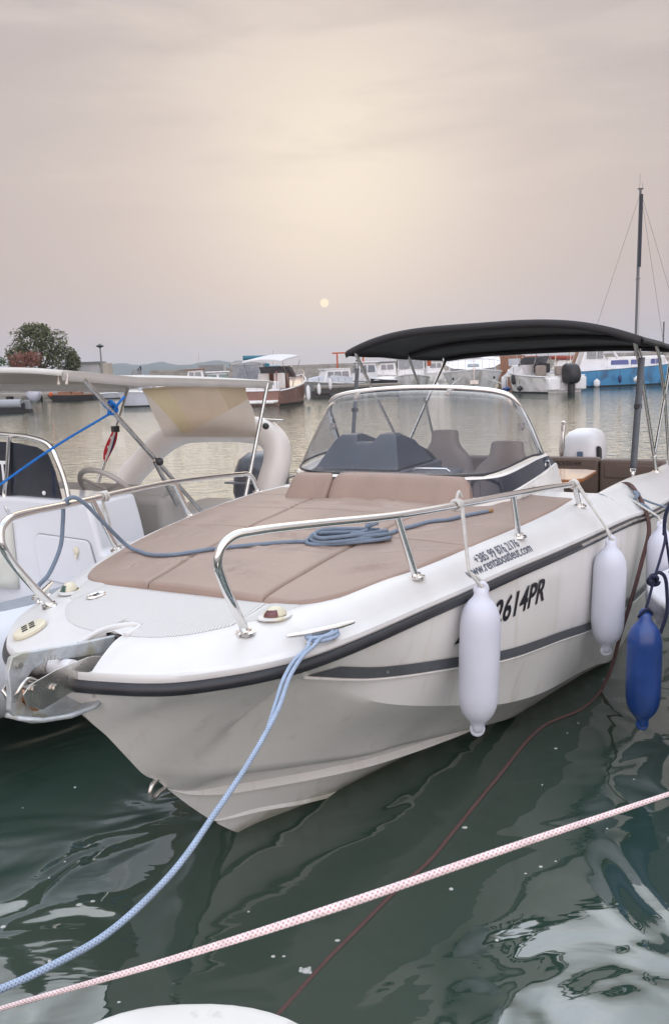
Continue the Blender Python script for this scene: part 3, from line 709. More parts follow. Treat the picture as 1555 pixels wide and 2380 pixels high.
# bow roller bracket
m = MB()
pl = [(.16, .985), (.03, 1.022), (-.10, 1.026), (-.20, 1.015), (-.228, .995), (-.215, .955), (-.165, .925), (-.05, .938), (.10, .925)]
for w in (-.030, .056): m.prism(pl, lambda p, t: B(p[0], t, p[1]), w, w+.004)
m.box(B(-.02, .015, .935), (.24, .084, .005), ry=.05)
roller = m.build('bow_roller', steel, boat, bevel=.0015)
m = MB(); m.lathe([(.012, -.04), (.030, -.036), (.016, 0), (.030, .036), (.012, .04)], B(-.175, .015, .955), 'y', 18); m.build('roller_wheel', pm('copper_roller', (.42, .22, .12), .4, .6), roller)
m = MB(); m.lathe([(.012, -.042), (.030, -.040), (.030, .040), (.012, .042)], B(-.035, .015, 1.002), 'y', 18); m.build('roller_drum', white_paint, roller)
for s, z in ((-.115, .975), (-.19, 1.0)):
    m = MB(); m.lathe([(.012, -.056), (.012, -.048), (.008, -.044), (.008, .044), (.012, .048), (.012, .056)], B(s, .015, z), 'y', 8); m.build('roller_bolt', steel, roller)

# bow eye
m = MB(); m.tube(smooth_path([B(.355, 0, .450), B(.325, .0, .440), B(.312, 0, .415), B(.325, 0, .392), B(.36, 0, .398), B(.395, 0, .398)], 6), .0085, 10); m.build('bow_eye', steel, boat, smooth=60)

# lettering on the hull and gunwale
def on_hull(s, z, off=.0025): return B(s, hull_w(s, z)+.006+off, z)
_vx = [v[0] for v in text_mesh('ZD 2614PR', .150, .24, .0045)[0]]; REGK = .70/(max(_vx)-min(_vx))
def reg(x, y):
    s = 1.17+x; z = .800+y*.98+.012*(x/.6); return on_hull(s, z)
text_on('ZD 2614PR', .150, reg, 'registration_number', letter_m, boat, shear=.24, bold=.0032, xs=REGK)
def gun(s, t):
    """t: 0 at the rub rail edge, 1 at the rail feet, along the sloping gunwale"""
    wr = rub_w(s)-.012; d = t*edge_wid(s)*.9; w = wr-d*.93; z = deck_z(s, w); return Vector(B(s, w, z))
def gtext(s0, t0, sc):
    def f(x, y):
        s = s0+x; e = edge_wid(s)*1.45; p = gun(s, t0+y/e); q = gun(s+.004, t0+y/e)-p; r = gun(s, t0+y/e+.02)-p; n = q.cross(r).normalized()
        if n.y > 0: n = -n
        return tuple(p+n*.0022)
    return f
def tw(t, sz):
    v = [p[0] for p in text_mesh(t, sz)[0]]; return max(v)-min(v)
text_on('+385 99 876 2176', .066, gtext(1.365, .44, 1), 'phone_number', letter_b, boat, xs=.35/tw('+385 99 876 2176', .066), bold=.0007)
text_on('www.rentaboatleut.com', .064, gtext(1.262, .10, 1), 'web_address', letter_b, boat, xs=.525/tw('www.rentaboatleut.com', .064), bold=.0007)
# name plates on the console side and the step behind the cushion
def side(x, y):
    s = 2.60+x; t = y/.10; z = 1.115+y+.03*(x); return B(s, .707-.02*t+.03*0, z)
text_on('675 SUNDECK', .052, lambda x, y: B(2.50+x, .708-.20*max(0, y), 1.150+y+.04*x), 'model_lettering', pm('grey_lettering', (.10, .10, .11), .4), console, xs=.8, shear=.15)
m = MB(); m.box(B(2.83, .84, 1.108), (.18, .24, .07)); step = m.build('deck_step', gel_deck, boat, bevel=.012, seg=3)
text_on('ACTIV', .052, lambda x, y: B(2.738, .735+x, 1.098+y), 'series_lettering', stripe_m, step, xs=1.15, shear=.2)

# bimini ---------------------------------------------------------------------
bw = np.array([-1.06, -1.02, -.93, -.75, -.5, -.25, 0, .25, .5, .75, .93, 1.02, 1.06])
def bz(s, w):
    t = (s-3.96)/2.02; crown = 2.150-.012*math.sin(PI*t)*1.2-.165*t**1.8+.0; lowe = 2.0-.055*t
    a = abs(w)/1.06; return lowe+(crown-lowe)*(1-a**3.2)
m = MB(); rows = []
SS = np.linspace(3.96, 5.98, 30); WW = np.linspace(-1.06, 1.06, 45)
for s in SS:
    row = []
    for w in WW:
        bows = min(abs(s-3.98), abs(s-5.0), abs(s-5.96)); sag = .022*min(1, bows/.45)**1.2*(1-abs(w/1.06)**4)
        row.append(B(s, w, bz(s, w)-sag+.004*math.sin(5*w+7*s)*math.sin(3*s)))
    rows.append(row)
m.grid(rows)
def hang(pts, dz, out): return [(p[0]+out[0], p[1]+out[1], p[2]-dz) for p in pts]
front, rear = rows[0], rows[-1]
pside, sside = [r[-1] for r in rows], [r[0] for r in rows]
m.grid([front, hang(front, .022, (-.022, 0)), hang(front, .052, (-.016, 0))]); m.grid([rear, hang(rear, .03, (.014, 0)), hang(rear, .036, (.008, 0))])
m.grid([pside, hang(pside, .022, (0, -.014)), hang(pside, .036, (0, -.006))]); m.grid([sside, hang(sside, .022, (0, .014)), hang(sside, .036, (0, .006))])
bim = m.build('bimini_top', black_cloth, boat, smooth=60, solid=.006)
PIV = (4.92, 1.03, 1.13)
def bow(s_top, piv, r=.0125):
    arc = [B(s_top, w, bz(s_top, w)-.030) for w in np.linspace(-1.0, 1.0, 17)]
    MB().tube(smooth_path(arc, 4), .021, 10).build('bow_sleeve', black_cloth, bim, smooth=60)
    for sgn in (1, -1):
        top = Vector(B(s_top, sgn*1.0, bz(s_top, 1.0)-.03)); ins = Vector(B(s_top, sgn*.93, bz(s_top, .93)-.028)); p = Vector(B(piv[0], sgn*piv[1], piv[2])); q = top+(p-top)*.10; q.y += -sgn*.012
        MB().tube(smooth_path([tuple(ins), tuple(top+Vector((0, 0, .002))), tuple(q), tuple(p)], 6), r, 10).build('canopy_bow', steel, bim, smooth=60)
bow(4.0, PIV); bow(5.93, PIV); bow(5.02, (5.42, 1.03, 1.56), .0115)
for sgn in (1, -1):
    m = MB(); m.tube([B(PIV[0], sgn*PIV[1], PIV[2]+.02), B(4.98, sgn*1.04, deck_z(4.98, 1.04))], .0125, 10)
    m.lathe([(.032, 0), (.030, .008), (.016, .012), (.016, .03)], B(4.98, sgn*1.04, deck_z(4.98, 1.04)), n=14); m.ell(B(PIV[0], sgn*PIV[1], PIV[2]), (.022, .022, .022), 10, 6)
    m.build('pivot_foot', chrome, bim, smooth=50)
    m = MB(); m.tube([B(5.02+.4, sgn*1.03, 1.56), B(5.76, sgn*1.04, deck_z(5.76, 1.05))], .0115, 10); m.build('rear_stay', steel, bim, smooth=60)
    # front webbing straps
    a = Vector(B(4.10, sgn*1.045, 1.87)); b = Vector(B(3.92, sgn*1.035, deck_z(3.92, 1.03)+.03))
    sv = Vector((1, 0, 0))*.5+Vector((0, 1, 0))*.86; sv.normalize(); m = MB()
    m.grid([[tuple(a+(b-a)*t-sv*.026), tuple(a+(b-a)*t+sv*.026)] for t in np.linspace(0, .955, 14)])
    st = m.build('webbing_strap', strap_m, bim, solid=.003)
    m = MB(); c = a+(b-a)*.42; m.box(tuple(c), (.02, .05, .03)); m.build('strap_buckle', black_pl, st, bevel=.004)
    m = MB(); h = a+(b-a)*.955; m.tube([tuple(h-sv*.022), tuple(h+sv*.022), tuple(h+sv*.018-Vector((0, 0, .018))), tuple(b+Vector((0, 0, .02))), tuple(h-sv*.018-Vector((0, 0, .018)))], .004, 6, closed=True)
    m.build('strap_hook', chrome, st); MB().ell(tuple(b), (.014, .014, .02), 10, 6).build('strap_eye', chrome, st); MB().tube([tuple(a), B(4.07, sgn*1.035, 1.93)], .008, 6).build('strap_link', chrome, st)

# ------------------------------------------------------------------ things on and around the motorboat
# anchor in the bow roller
anchor = empty('anchor', 'galvanised steel claw anchor hanging in the bow roller of the white motorboat', 'anchor', W(-.1, .015, .95), YAW)
def A(p, t=0): return B(p[0]+.1, t, p[1]-.95)
sh = [(.25, 1.028), (.03, 1.060), (-.19, 1.100), (-.222, 1.098), (-.240, 1.06), (-.240, 1.0), (-.248, .95), (-.222, .908), (-.175, .888), (-.165, .925), (-.203, .958), (-.196, 1.008), (-.155, 1.038), (-.09, 1.046), (.03, 1.016), (.20, .983)]
m = MB(); m.prism(sh, A, -.009, .009); m.build('shank', galv, anchor, bevel=.003)
text_on('7.5KG', .030, lambda x, y: A((.055-.0*x-.0+(.09-x)*-1*.9-.09+.0, 1.018+y-.15*((.09-x)*-.9-.09)), .0105), 'weight_mark', steel, anchor, xs=.9)
m = MB(); rows = []
for s, z, hw, dp in ((-.235, .925, .03, .0), (-.17, .885, .052, .012), (-.09, .860, .075, .022), (0, .852, .085, .026), (.07, .868, .066, .022), (.115, .888, .038, .012), (.135, .900, .012, .003)):
    rows.append([A((s, z+dp*abs(t)), hw*t) for t in (-1, -.6, -.2, 0, .2, .6, 1)])
m.grid(rows); m.build('fluke', galv, anchor, smooth=60, solid=.013)
m = MB(); m.tube([A((-.205, 1.07), -.02), A((-.205, 1.07), .02)], .010, 10); m.tube(smooth_path([A((-.15, 1.0), .03), A((-.2, 1.03), .035), A((-.235, 1.0), .03), A((-.23, .97), 0), A((-.235, 1.0), -.03)], 5), .006, 8); m.build('shackle', steel, anchor, smooth=60)

# mooring rope from the port cleat to the quay
zc = deck_z(.47, .632); CZ = zc+.036
def CL(al, ac, z): return W(.47+.86*al-.51*ac, .632+.51*al+.86*ac, z)   # along / across the port cleat
ro = empty('mooring_rope', 'thick light blue braided mooring rope from the port bow cleat down across the water', 'rope', W(.45, .66, 1.0))
def rel(pts, o): return [tuple(np.array(p)-np.array(o.location)) for p in pts]
path = [CL(.045, -.015, CZ-.012), CL(.030, .016, CZ-.010), CL(-.02, .030, zc+.022), W(.39, .650, zc+.012), (-.128, 2.44, 1.004), (-.161, 2.36, .976), (-.190, 2.2, .937), (-.257, 2.04, .865), (-.331, 1.9, .801), (-.418, 1.77, .727), (-.551, 1.68, .643), (-.662, 1.63, .607), (-.766, 1.6, .578), (-.865, 1.57, .565), (-1.2, 1.45, .55)]
rope('line', rel(path, ro), [.0060, .0060, .0062, .0068, .0076, .0082, .0084, .0084], mooring_blue, ro)
path2 = [CL(-.035, -.015, CZ-.012), CL(-.045, .016, CZ-.014), CL(-.06, .030, zc+.020), W(.36, .640, zc+.010), (-.150, 2.43, 1.0), (-.180, 2.35, .972), (-.196, 2.25, .945), (-.215, 2.14, .908)]
rope('second_part', rel(path2, ro), .0060, mooring_blue, ro)
loop = [CL(-.055, 0, CZ-.012), CL(-.03, .022, CZ-.013), CL(.03, .022, CZ-.012), CL(.058, 0, CZ-.011), CL(.03, -.02, CZ-.010), CL(-.03, -.02, CZ-.011)]
rope('cleat_hitch', rel(smooth_path(loop, 6, True)+[loop[0]], ro), .0062, mooring_blue, ro, smooth=False)
loop = [CL(-.05, 0, CZ-.023), CL(-.03, .028, CZ-.024), CL(.03, .028, CZ-.023), CL(.062, 0, CZ-.022), CL(.03, -.02, CZ-.022), CL(-.03, -.02, CZ-.023)]
rope('cleat_turn', rel(smooth_path(loop, 6, True)+[loop[0]], ro), .0062, mooring_blue, ro, smooth=False)

# blue rope: starboard cleat, over the rail, across the cushions, coiled
def on_c(s, w, h=.009): return W(s, w, cushion_top(s, w)+h)
bl = empty('deck_rope', 'dusty blue rope led over the bow rail and coiled on the brown cushions', 'rope', W(1.3, .3, 1.13))
path = [W(.44, -.60, 1.055), W(.48, -.645, 1.07), W(.55, -.66, 1.10), W(.63, -.665, 1.20), W(.655, -.665, 1.30), W(.665, -.655, 1.375), W(.69, -.635, 1.392), W(.73, -.62, 1.365), W(.83, -.60, 1.25), W(.93, -.58, 1.14), on_c(.92, -.52), on_c(.87, -.40), on_c(.88, -.29), on_c(.99, -.17), on_c(1.11, -.03), on_c(1.19, .10), on_c(1.22, .20), on_c(1.29, .34), on_c(1.37, .42), on_c(1.41, .41, .018), on_c(1.36, .30, .02), on_c(1.26, .18, .02)]
rope('lead', rel(path, bl), .0085, blue_rope, bl)
def coil(n, c, L, wd, ang, h0):
    pts = []
    for i in range(n*16):
        a = 2*PI*i/16; k = i/(n*16); ll = L*(1-.12*k+.05*math.sin(3.1*k*6)); ww = wd*(1-.35*k+.15*math.sin(2.2*k*7+1))
        x = ll*math.copysign(abs(math.cos(a))**.7, math.cos(a)); y = ww*math.sin(a)
        s = c[0]+x*math.cos(ang)-y*math.sin(ang)+.010*math.sin(5*k*7); w = c[1]+x*math.sin(ang)+y*math.cos(ang)+.008*math.cos(4*k*9)
        pts.append(on_c(s, w, h0+.004+.036*k+.006*math.sin(2*a)))
    return pts
rope('coil', rel(coil(4, (1.30, .305), .17, .066, R(53), .006), bl), .0085, blue_rope, bl, k=3)
hp = [(1.32, .31), (1.29, .345), (1.33, .38), (1.37, .36), (1.36, .41), (1.33, .41), (1.335, .37)]
rope('hitch', rel([on_c(s, w, .03+.012*i if i < 5 else .10-.02*(i-4)) for i, (s, w) in enumerate(hp)], bl), .0085, blue_rope, bl)
path = [on_c(1.38, .34, .02), on_c(1.45, .41), on_c(1.54, .43), on_c(1.64, .47), on_c(1.74, .50), on_c(1.82, .555), on_c(1.95, .585), on_c(2.10, .655)]
rope('tail', rel(path, bl), .0085, blue_rope, bl)
MB().tube(rel([on_c(2.095, .652), on_c(2.125, .665)], bl), .0092, 10).build('whipping', pm('whipping', (.30, .17, .06), .7), bl)

# fenders
fend_me = {}
def fender(pos_top, length, rad, lean, material, label, group=None, cat='fender', name='fender', line=None, line_mat=None, k=1.0):
    o = empty(name, label, cat, pos_top, 0, group)
    prof = [(.006, -.004), (.020, -.014), (.026, -.034), (.030, -.050), (rad*.60, -.068), (rad*.80, -.090), (rad*.925, -.118), (rad*.985, -.150), (rad, -.19)]
    bot = [(r, -length-z) for r, z in reversed(prof)]
    m = MB(); m.lathe(prof+[(rad*1.005, -length*.5)]+bot, n=36)
    body = m.build('fender_body', material, o, smooth=50); body.rotation_euler = lean
    for ez in (-.022, -length+.022):
        m = MB(); m.tube([(.021*math.cos(a), 0, ez+.024*math.sin(a)) for a in np.linspace(0, 2*PI, 18, endpoint=False)], .0095, 8, closed=True)
        m.build('fender_eye', material, o, smooth=60).rotation_euler = (lean[0], lean[1], lean[2])
    if line:
        for i, l in enumerate(line): rope('lanyard', [tuple(np.array(p)-np.array(pos_top)) for p in l], .0062*k, line_mat, o, n=8)
    return o
def rail_pt(s): return np.interp(s, [.3, .55, .86, 1.25, 1.65, 2.1, 2.45], [.508, .60, .715, .825, .905, .955, .985]), np.interp(s, [.3, .55, .86, 1.25, 1.65, 2.1, 2.45], [1.39, 1.375, 1.352, 1.336, 1.318, 1.287, 1.255])
def hitch(s, sgn=1):
    w, z = rail_pt(s); r = .0195; pts = []
    for i in range(26):
        a = 2*PI*i/11; pts.append(W(s-.018+.036*i/26, sgn*(w+r*math.cos(a)), z+r*math.sin(a)))
    return pts
def flow(a, b, n=5, sag=.0): return [tuple(np.array(a)+(np.array(b)-np.array(a))*i/n-np.array([0, 0, sag*math.sin(PI*i/n)])) for i in range(n+1)]
rw, rz_ = rail_pt(1.22)
t1 = W(1.165, .932, 1.052); kn = W(1.125, .897, 1.105)
fender(t1, .60, .077, (0, R(2.0), 0), white_vinyl, 'white cylindrical fender covering the start of the registration number, the nearest of the white fenders', 'white fenders along the motorboat',
       line=[hitch(1.22), flow(W(1.22, rw+.02, rz_-.01), kn), flow(W(1.235, rw+.02, rz_-.01), kn, 5, .004), [kn, W(1.145, .927, 1.06), W(1.165, .947, 1.03), W(1.18, .937, 1.05), kn], [W(1.22, rw, rz_+.02), W(1.235, rw+.005, rz_+.05), W(1.25, rw+.01, rz_+.03)]], line_mat=white_rope)
rw, rz_ = rail_pt(2.44)
t2 = W(2.42, 1.175, 1.000); kn = W(2.415, 1.15, 1.05)
fender(t2, .60, .080, (0, R(1.5), 0), white_vinyl, 'white fender tied to the aft end of the bow rail, right of the registration number', 'white fenders along the motorboat',
       line=[hitch(2.44), flow(W(2.44, rw+.02, rz_-.01), kn), flow(W(2.455, rw+.02, rz_), kn, 5, .004), [kn, W(2.40, 1.17, 1.01), W(2.42, 1.19, .98), W(2.44, 1.175, 1.0), kn]], line_mat=white_rope)
t3 = W(3.12, 1.32, .965)
fender(t3, .60, .076, (0, 0, 0), white_vinyl, 'white cylindrical fender squeezed between the motorboat and the small boat at the right edge', 'white fenders along the motorboat',
       line=[flow(W(3.25, 1.12, 1.07), W(3.12, 1.30, .99)), [W(3.12, 1.30, .99), W(3.11, 1.32, .95), W(3.13, 1.32, .94), W(3.12, 1.30, .99)]], line_mat=white_rope)
# blue-grey line knotted at the gunwale above the third fender
kx = empty('knotted_line', 'grey blue line knotted at the motorboat gunwale above the far white fender', 'rope', W(3.28, 1.14, 1.07))
kp = [W(3.28+.035*math.cos(a)*(1+.3*math.sin(2.5*a)), 1.155+.012*math.sin(3*a), 1.065+.035*math.sin(a)) for a in np.linspace(0, 5.2*PI, 40)]
rope('knot', rel(kp, kx), .009, blue_rope, kx, k=2); rope('end', rel([kp[-1], W(3.22, 1.22, 1.03), W(3.16, 1.27, .995), W(3.12, 1.30, .985)], kx), .008, blue_rope, kx)
rope('stretch', rel([kp[0], W(3.3, 1.30, 1.02), W(3.35, 1.55, .98), W(3.4, 1.9, .98)], kx), .006, blue_rope, kx)

# starboard fender line tied to the rail
sl = empty('fender_line', 'doubled white line tied round the starboard bow rail beside its second post', 'rope', W(1.02, -.74, 1.2))
rw, rz_ = rail_pt(.99)
rope('strand', rel(hitch(.99, -1), sl), .006, white_rope, sl, n=8, k=3)
for ds in (0, .03): rope('strand', rel([W(.985+ds*.3, -rw-.015, rz_-.01), W(.99-ds, -.74, 1.25), W(1.01, -.745, 1.15), W(1.03, -.75, 1.115)], sl), .0055, white_rope, sl, n=8)
rope('strand', rel([W(1.03, -.76, 1.113), W(1.06, -.71, 1.118), W(1.09, -.73, 1.118)], sl), .0055, white_rope, sl, n=8)

# dark red rope over the gunwale, sinking into the water
rp = [W(3.62, .98, 1.08), W(3.58, 1.05, 1.105), W(3.36, 1.15, 1.078), W(3.2, 1.228, .985), W(3.15, 1.25, .90), W(3.10, 1.225, .74), W(3.05, 1.18, .52), W(3.0, 1.13, .31), W(2.97, 1.09, .12), W(2.9, 1.05, .012), W(2.6, 1.0, .002), (1.018, 4.081, .002), (.671, 3.539, .002), (.401, 3.092, .001), (.290, 2.911, .001), (.140, 2.722, .000), (.013, 2.543, -.001), (-.094, 2.394, -.002), (-.241, 2.165, -.003), (-.36, 2.0, -.004)]
rope('trailing_rope', rp, [.0125, .0125, .012, .0105, .009, .0085, .008, .008, .008], red_rope, None, k=6, label='dark red rope hanging over the gunwale and trailing away under the green water', cat='rope')
bpy.data.objects['trailing_rope'].location = (0, 0, 0)

# pink and white rope across the foreground
pk = [(-1.6, 1.85, .10), (-.803, 1.55, .554), (-.733, 1.52, .597), (-.348, 1.42, .773), (-.036, 1.4, .882), (.319, 1.48, .945), (.67, 1.62, .963), (.782, 1.68, .959), (1.5, 2.1, .93)]
rope('foreground_rope', pk, [.0042, .0046, .0048, .0062, .0082, .0070, .0048, .0046, .0044], pink_rope, None, n=12, k=10, label='pink and white braided rope stretched across the foreground above the water', cat='rope')

# white tender nose at the bottom edge
tn = empty('dinghy', 'white rounded dinghy bow poking in at the bottom edge', 'dinghy', (-.33, 1.05, 0))
def tn_loop(z, g):
    pts = []
    for a in np.linspace(-.15*PI, 1.15*PI, 41):
        x = .29*math.copysign(abs(math.cos(a))**.8, math.cos(a)); y = .35*math.sin(a) if math.sin(a) > 0 else .9*math.sin(a); pts.append((x*(1+g)-.0+.07*(math.cos(a) > 0)*math.cos(a), y+g*.3*(math.sin(a) > 0), z))
    return pts
m = MB(); m.grid([tn_loop(.05, -.45), tn_loop(.35, -.18), tn_loop(.60, 0), tn_loop(.66, .02), tn_loop(.69, .01), tn_loop(.70, -.05)]); t = tn_loop(.70, -.05); m.add(t, [tuple(range(len(t)))])
m.build('dinghy_hull', pm('dinghy_gelcoat', (.72, .71, .68), .35, var=.04, dirt=(.45, .42, .36), ds=18, dlo=.60, dhi=.72), tn, smooth=50)
m = MB(); m.tube([(x*1.01, y*1.01, .655) for x, y, z in tn_loop(.655, .025)], .014, 8); m.build('dinghy_gunwale', gel, tn, smooth=60)

# ------------------------------------------------------------------ inflatable moored to starboard
NC = -2.42
rib = empty('inflatable_boat', 'pale inflatable boat with cream sun canopy and roll bar moored beside the motorboat', 'inflatable boat', W(2, NC, 0), YAW)
def Q(s, w, z): return (s-2, -(w-NC), z)
pale = pm('pale_hypalon', (.68, .71, .76), .55, var=.04, vs=3); grey_pad = pm('grey_pad', (.30, .325, .36), .6, var=.08, vs=20)
cream = cloth('cream_canvas', (.76, .74, .71), .05, 6, .25); beige_gel = pm('beige_gelcoat', (.70, .655, .61), .35, var=.04, vs=3, coat=.15, dirt=(.56, .48, .40), ds=2.5, dlo=.6, dhi=.85)
tanc = cloth('tan_canvas', (.62, .50, .38)); yel = cloth('yellowed_film', (.60, .50, .33), .10, 4)
under = cloth('cream_lining', (.62, .55, .48), .05, 4, .5)
half = [(3.75, -1.50, .47), (3.0, -1.47, .47), (1.6, -1.43, .48), (.95, -1.46, .50), (.5, -1.66, .53), (.2, -2.05, .56), (.12, NC, .57)]
tp = smooth_path([Q(*p) for p in half]+[Q(s, 2*NC-w, z) for s, w, z in reversed(half[:-1])], 6)
MB().tube(tp, .27, 20).build('inflated_tube', pale, rib, smooth=60)
m = MB(); P = smooth_path([Q(*p) for p in half], 6)
m.tube([(x, y, z+.262) for x, y, z in [Q(s, w, z) for s, w, z in smooth_path([(2.6, -1.50, .47), (1.6, -1.47, .48), (.95, -1.50, .50), (.55, -1.68, .53)], 5)]], .09, 12, flat=(1, .12)); m.build('tube_pad', grey_pad, rib, smooth=60)
m = MB(); m.tube(smooth_path([Q(.80, -1.62, .80), Q(.84, -1.59, .835), Q(.97, -1.55, .835), Q(1.0, -1.54, .80)], 5), .011, 8); m.build('grab_handle', steel, rib, smooth=60)
# moulded inner hull, console and locker
m = MB(); m.box(Q(3.0, NC, .36), (4.2, 1.6, .30)); m.build('floor_moulding', gel_blue, rib, bevel=.03)
def locker(poly, s0, s1): 
    mm = MB(); mm.prism(poly, lambda p, t: Q(t, p[0], p[1]), s0, s1); return mm
pol = [(-3.15, .42), (-1.40, .42), (-1.44, .66), (-1.485, .865), (-1.53, .875), (-1.56, 1.02), (-1.60, 1.165), (-2.2, 1.175), (-2.75, 1.16), (-3.05, 1.0), (-3.15, .7)]
locker(pol, 1.72, 2.12).build('console', gel_blue, rib, bevel=.03, seg=3)
dr = []
for cx_, cz_, a0 in ((-1.64, .90, 0), (-2.0, .915, 90), (-1.98, .73, 180), (-1.585, .69, 270)):
    for k in range(6): a = R(a0+90*k/5); dr.append((cx_+.045*math.cos(a), cz_+.045*math.sin(a)))
lk = locker(dr, 1.704, 1.725).build('locker_door', gel_blue, rib, bevel=.005)
MB().tube([Q(1.7185, a_, b_) for a_, b_ in dr], .006, 6, closed=True).build('door_seal', pm('grey_seal', (.30, .31, .34), .6), lk, smooth=60)
m = MB(); m.ell(Q(1.70, -1.70, .88), (.012, .022, .026), 14, 8); m.tube([Q(1.70, -1.70, .865), Q(1.69, -1.70, .835)], .007, 8); m.build('door_latch', cream_pl, lk)
m = MB(); rows = [[Q(1.713-.03*math.sin(PI*j/8), -2.55+.32*j/8*1.0, .60+.42*i/6) for j in range(9)] for i in range(7)]; m.grid(rows); m.build('seat_cushion_front', pm('pale_yellow_pad', (.56, .57, .52), .6), rib, smooth=60, solid=.02)
text_on('.com', .085, lambda x, y: Q(1.714, -2.475+x, .665+y), 'web_lettering', letter_m, rib, bold=.001, xs=1.0)
# dark windscreen with steel frame
wsg = [(-3.1, 1.17), (-1.865, 1.17), (-1.90, 1.33), (-1.945, 1.435), (-2.03, 1.475), (-2.24, 1.505), (-2.55, 1.51), (-2.9, 1.49), (-3.08, 1.35)]
locker(wsg, 1.78, 1.788).build('dark_windscreen', win_dark, rib)
text_on('RENT', .17, lambda x, y: Q(1.772, -2.66+x, 1.27+y), 'windscreen_lettering', white_paint, rib, bold=.003, xs=.88)
m = MB(); m.tube(smooth_path([Q(1.80, -1.82, 1.12), Q(1.80, -1.84, 1.25), Q(1.79, -1.88, 1.40), Q(1.79, -1.93, 1.485), Q(1.79, -2.05, 1.525), Q(1.79, -2.3, 1.548), Q(1.79, -2.7, 1.55), Q(1.79, -3.0, 1.48), Q(1.79, -3.1, 1.3), Q(1.79, -3.12, 1.14)], 6), .016, 10)
m.build('screen_rail', chrome, rib, smooth=60)
m = MB(); m.tube(smooth_path([Q(1.765, -2.235, 1.54), Q(1.755, -2.28, 1.30), Q(1.745, -2.31, 1.17), Q(1.73, -2.28, 1.10), Q(1.715, -2.25, 1.08)], 5), .015, 10); m.build('screen_post', chrome, rib, smooth=60)
m = MB(); m.ell(Q(1.775, -2.0, 1.20), (.008, .014, .014), 10, 6); m.build('screen_button', white_paint, rib)
wc = Vector(Q(2.22, -1.92, 1.16)); ax = Vector((.75, 0, .66)).normalized(); u1 = Vector((0, 1, 0)); u2 = ax.cross(u1)
m = MB(); m.tube([tuple(wc+(u1*math.cos(a)+u2*math.sin(a))*.19) for a in np.linspace(0, 2*PI, 32, endpoint=False)], .017, 8, closed=True)
for a in (.6, 2.7, 4.7): m.tube([tuple(wc), tuple(wc+(u1*math.cos(a)+u2*math.sin(a))*.19)], .010, 6)
m.build('steering_wheel', grey_vinyl, rib, smooth=60)
# seats
m = MB(); m.box(Q(2.62, -2.28, .78), (.24, 1.18, .62)); s1 = m.build('seat_back', grey_vinyl, rib, bevel=.07, seg=4)
m = MB(); m.tube([Q(2.62, -2.85, 1.035), Q(2.62, -1.72, 1.035)], .10, 16); m.build('seat_roll', grey_vinyl, s1, smooth=60)
m = MB(); m.box(Q(3.05, -1.88, .68), (.75, .36, .50)); m.build('side_seat', grey_vinyl, rib, bevel=.05, seg=3)
m = MB(); m.box(Q(2.2, -2.3, .62), (.5, 1.2, .34)); m.build('helm_seat', grey_vinyl, rib, bevel=.05, seg=3)
# roll bar arch
sec = np.linspace(0, 2*PI, 25)[:-1]
arch = [(3.72, -1.70, .62), (3.80, -1.70, .95), (3.88, -1.68, 1.12), (3.93, -1.71, 1.24), (3.97, -1.83, 1.335), (4.0, -2.02, 1.365), (4.0, -2.42, 1.37), (4.0, -2.72, 1.345), (3.98, -2.93, 1.25), (3.92, -3.10, 1.10), (3.84, -3.22, .95), (3.74, -3.28, .62)]
m = MB(); P = smooth_path([Q(*p) for p in arch], 6); m.tube([(x, y, z+.04*min(1, max(0, (z-.6)/.6))) for x, y, z in P], .112, 20); 
m.build('roll_bar', beige_gel, rib, smooth=60).scale = (1, 1, 1)
# canopy
cf = lambda t: 1.87-.02*t*0
CW0, CW1, CS0, CS1 = -1.63, -3.12, 1.66, 3.80
def cz(s, w):
    t = (s-CS0)/(CS1-CS0); a = abs((w-(CW0+CW1)/2)/((CW1-CW0)/2)); return 1.915-.10*min(1, t/.28)*(.35+.0*t)-.085*t**1.3+.035*(1-a**2.5)-.012*math.sin(PI*t*2)*(1-a)
m = MB(); rows = [[Q(s, w, cz(s, w)) for w in np.linspace(CW0, CW1, 21)] for s in np.linspace(CS0, CS1, 33)]
m.grid(rows); ps = [r[0] for r in rows]; fr_ = rows[0]; re_ = rows[-1]; st_ = [r[-1] for r in rows]
for E_, o in ((ps, (0, .012)), (st_, (0, -.012))): m.grid([E_, [(x, y+o[1], z-.02) for x, y, z in E_], [(x, y+o[1], z-.055) for x, y, z in E_]])
for E_, o in ((fr_, -.012), (re_, .012)): m.grid([E_, [(x+o, y, z-.014) for x, y, z in E_], [(x+o, y, z-.03) for x, y, z in E_]])
can = m.build('canopy', cream, rib, smooth=60, solid=.004)
m = MB(); m.grid([[(x, y, z-.012) for x, y, z in r[1:-1]] for r in rows[1:-1]]); m.build('canopy_lining', under, can, smooth=60)
# rear curtain with yellowed film panels, from the canopy down to the roll bar
def curt(u, v):
    w = -1.86+(-2.92+1.86)*u; wb = -1.83+(-2.80+1.83)*u
    top = Vector(Q(3.76, w, cz(3.76, w)-.05)); bot = Vector(Q(3.865, wb, 1.355)); p = top+(bot-top)*v; p.x += .05*math.sin(PI*v)*math.sin(PI*u); p.y += .012*math.sin(9*v+3*u)*(1 if u < .15 else .25); return tuple(p)
m = MB(); NU, NV = 110, 60
for i in range(NU):
    for j in range(NV):
        u, v = (i+.5)/NU, (j+.5)/NV; bound = min(.30+.92*(u-.05), .93-max(0, u-.80)*4.7)
        if v > bound: m.mat(0)
        elif u > .76-.10*v: m.mat(2)
        else: m.mat(3 if u < .27-.05*v else 1)
        m.add([curt(i/NU, j/NV), curt((i+1)/NU, j/NV), curt((i+1)/NU, (j+1)/NV), curt(i/NU, (j+1)/NV)], [(0, 1, 2, 3)])
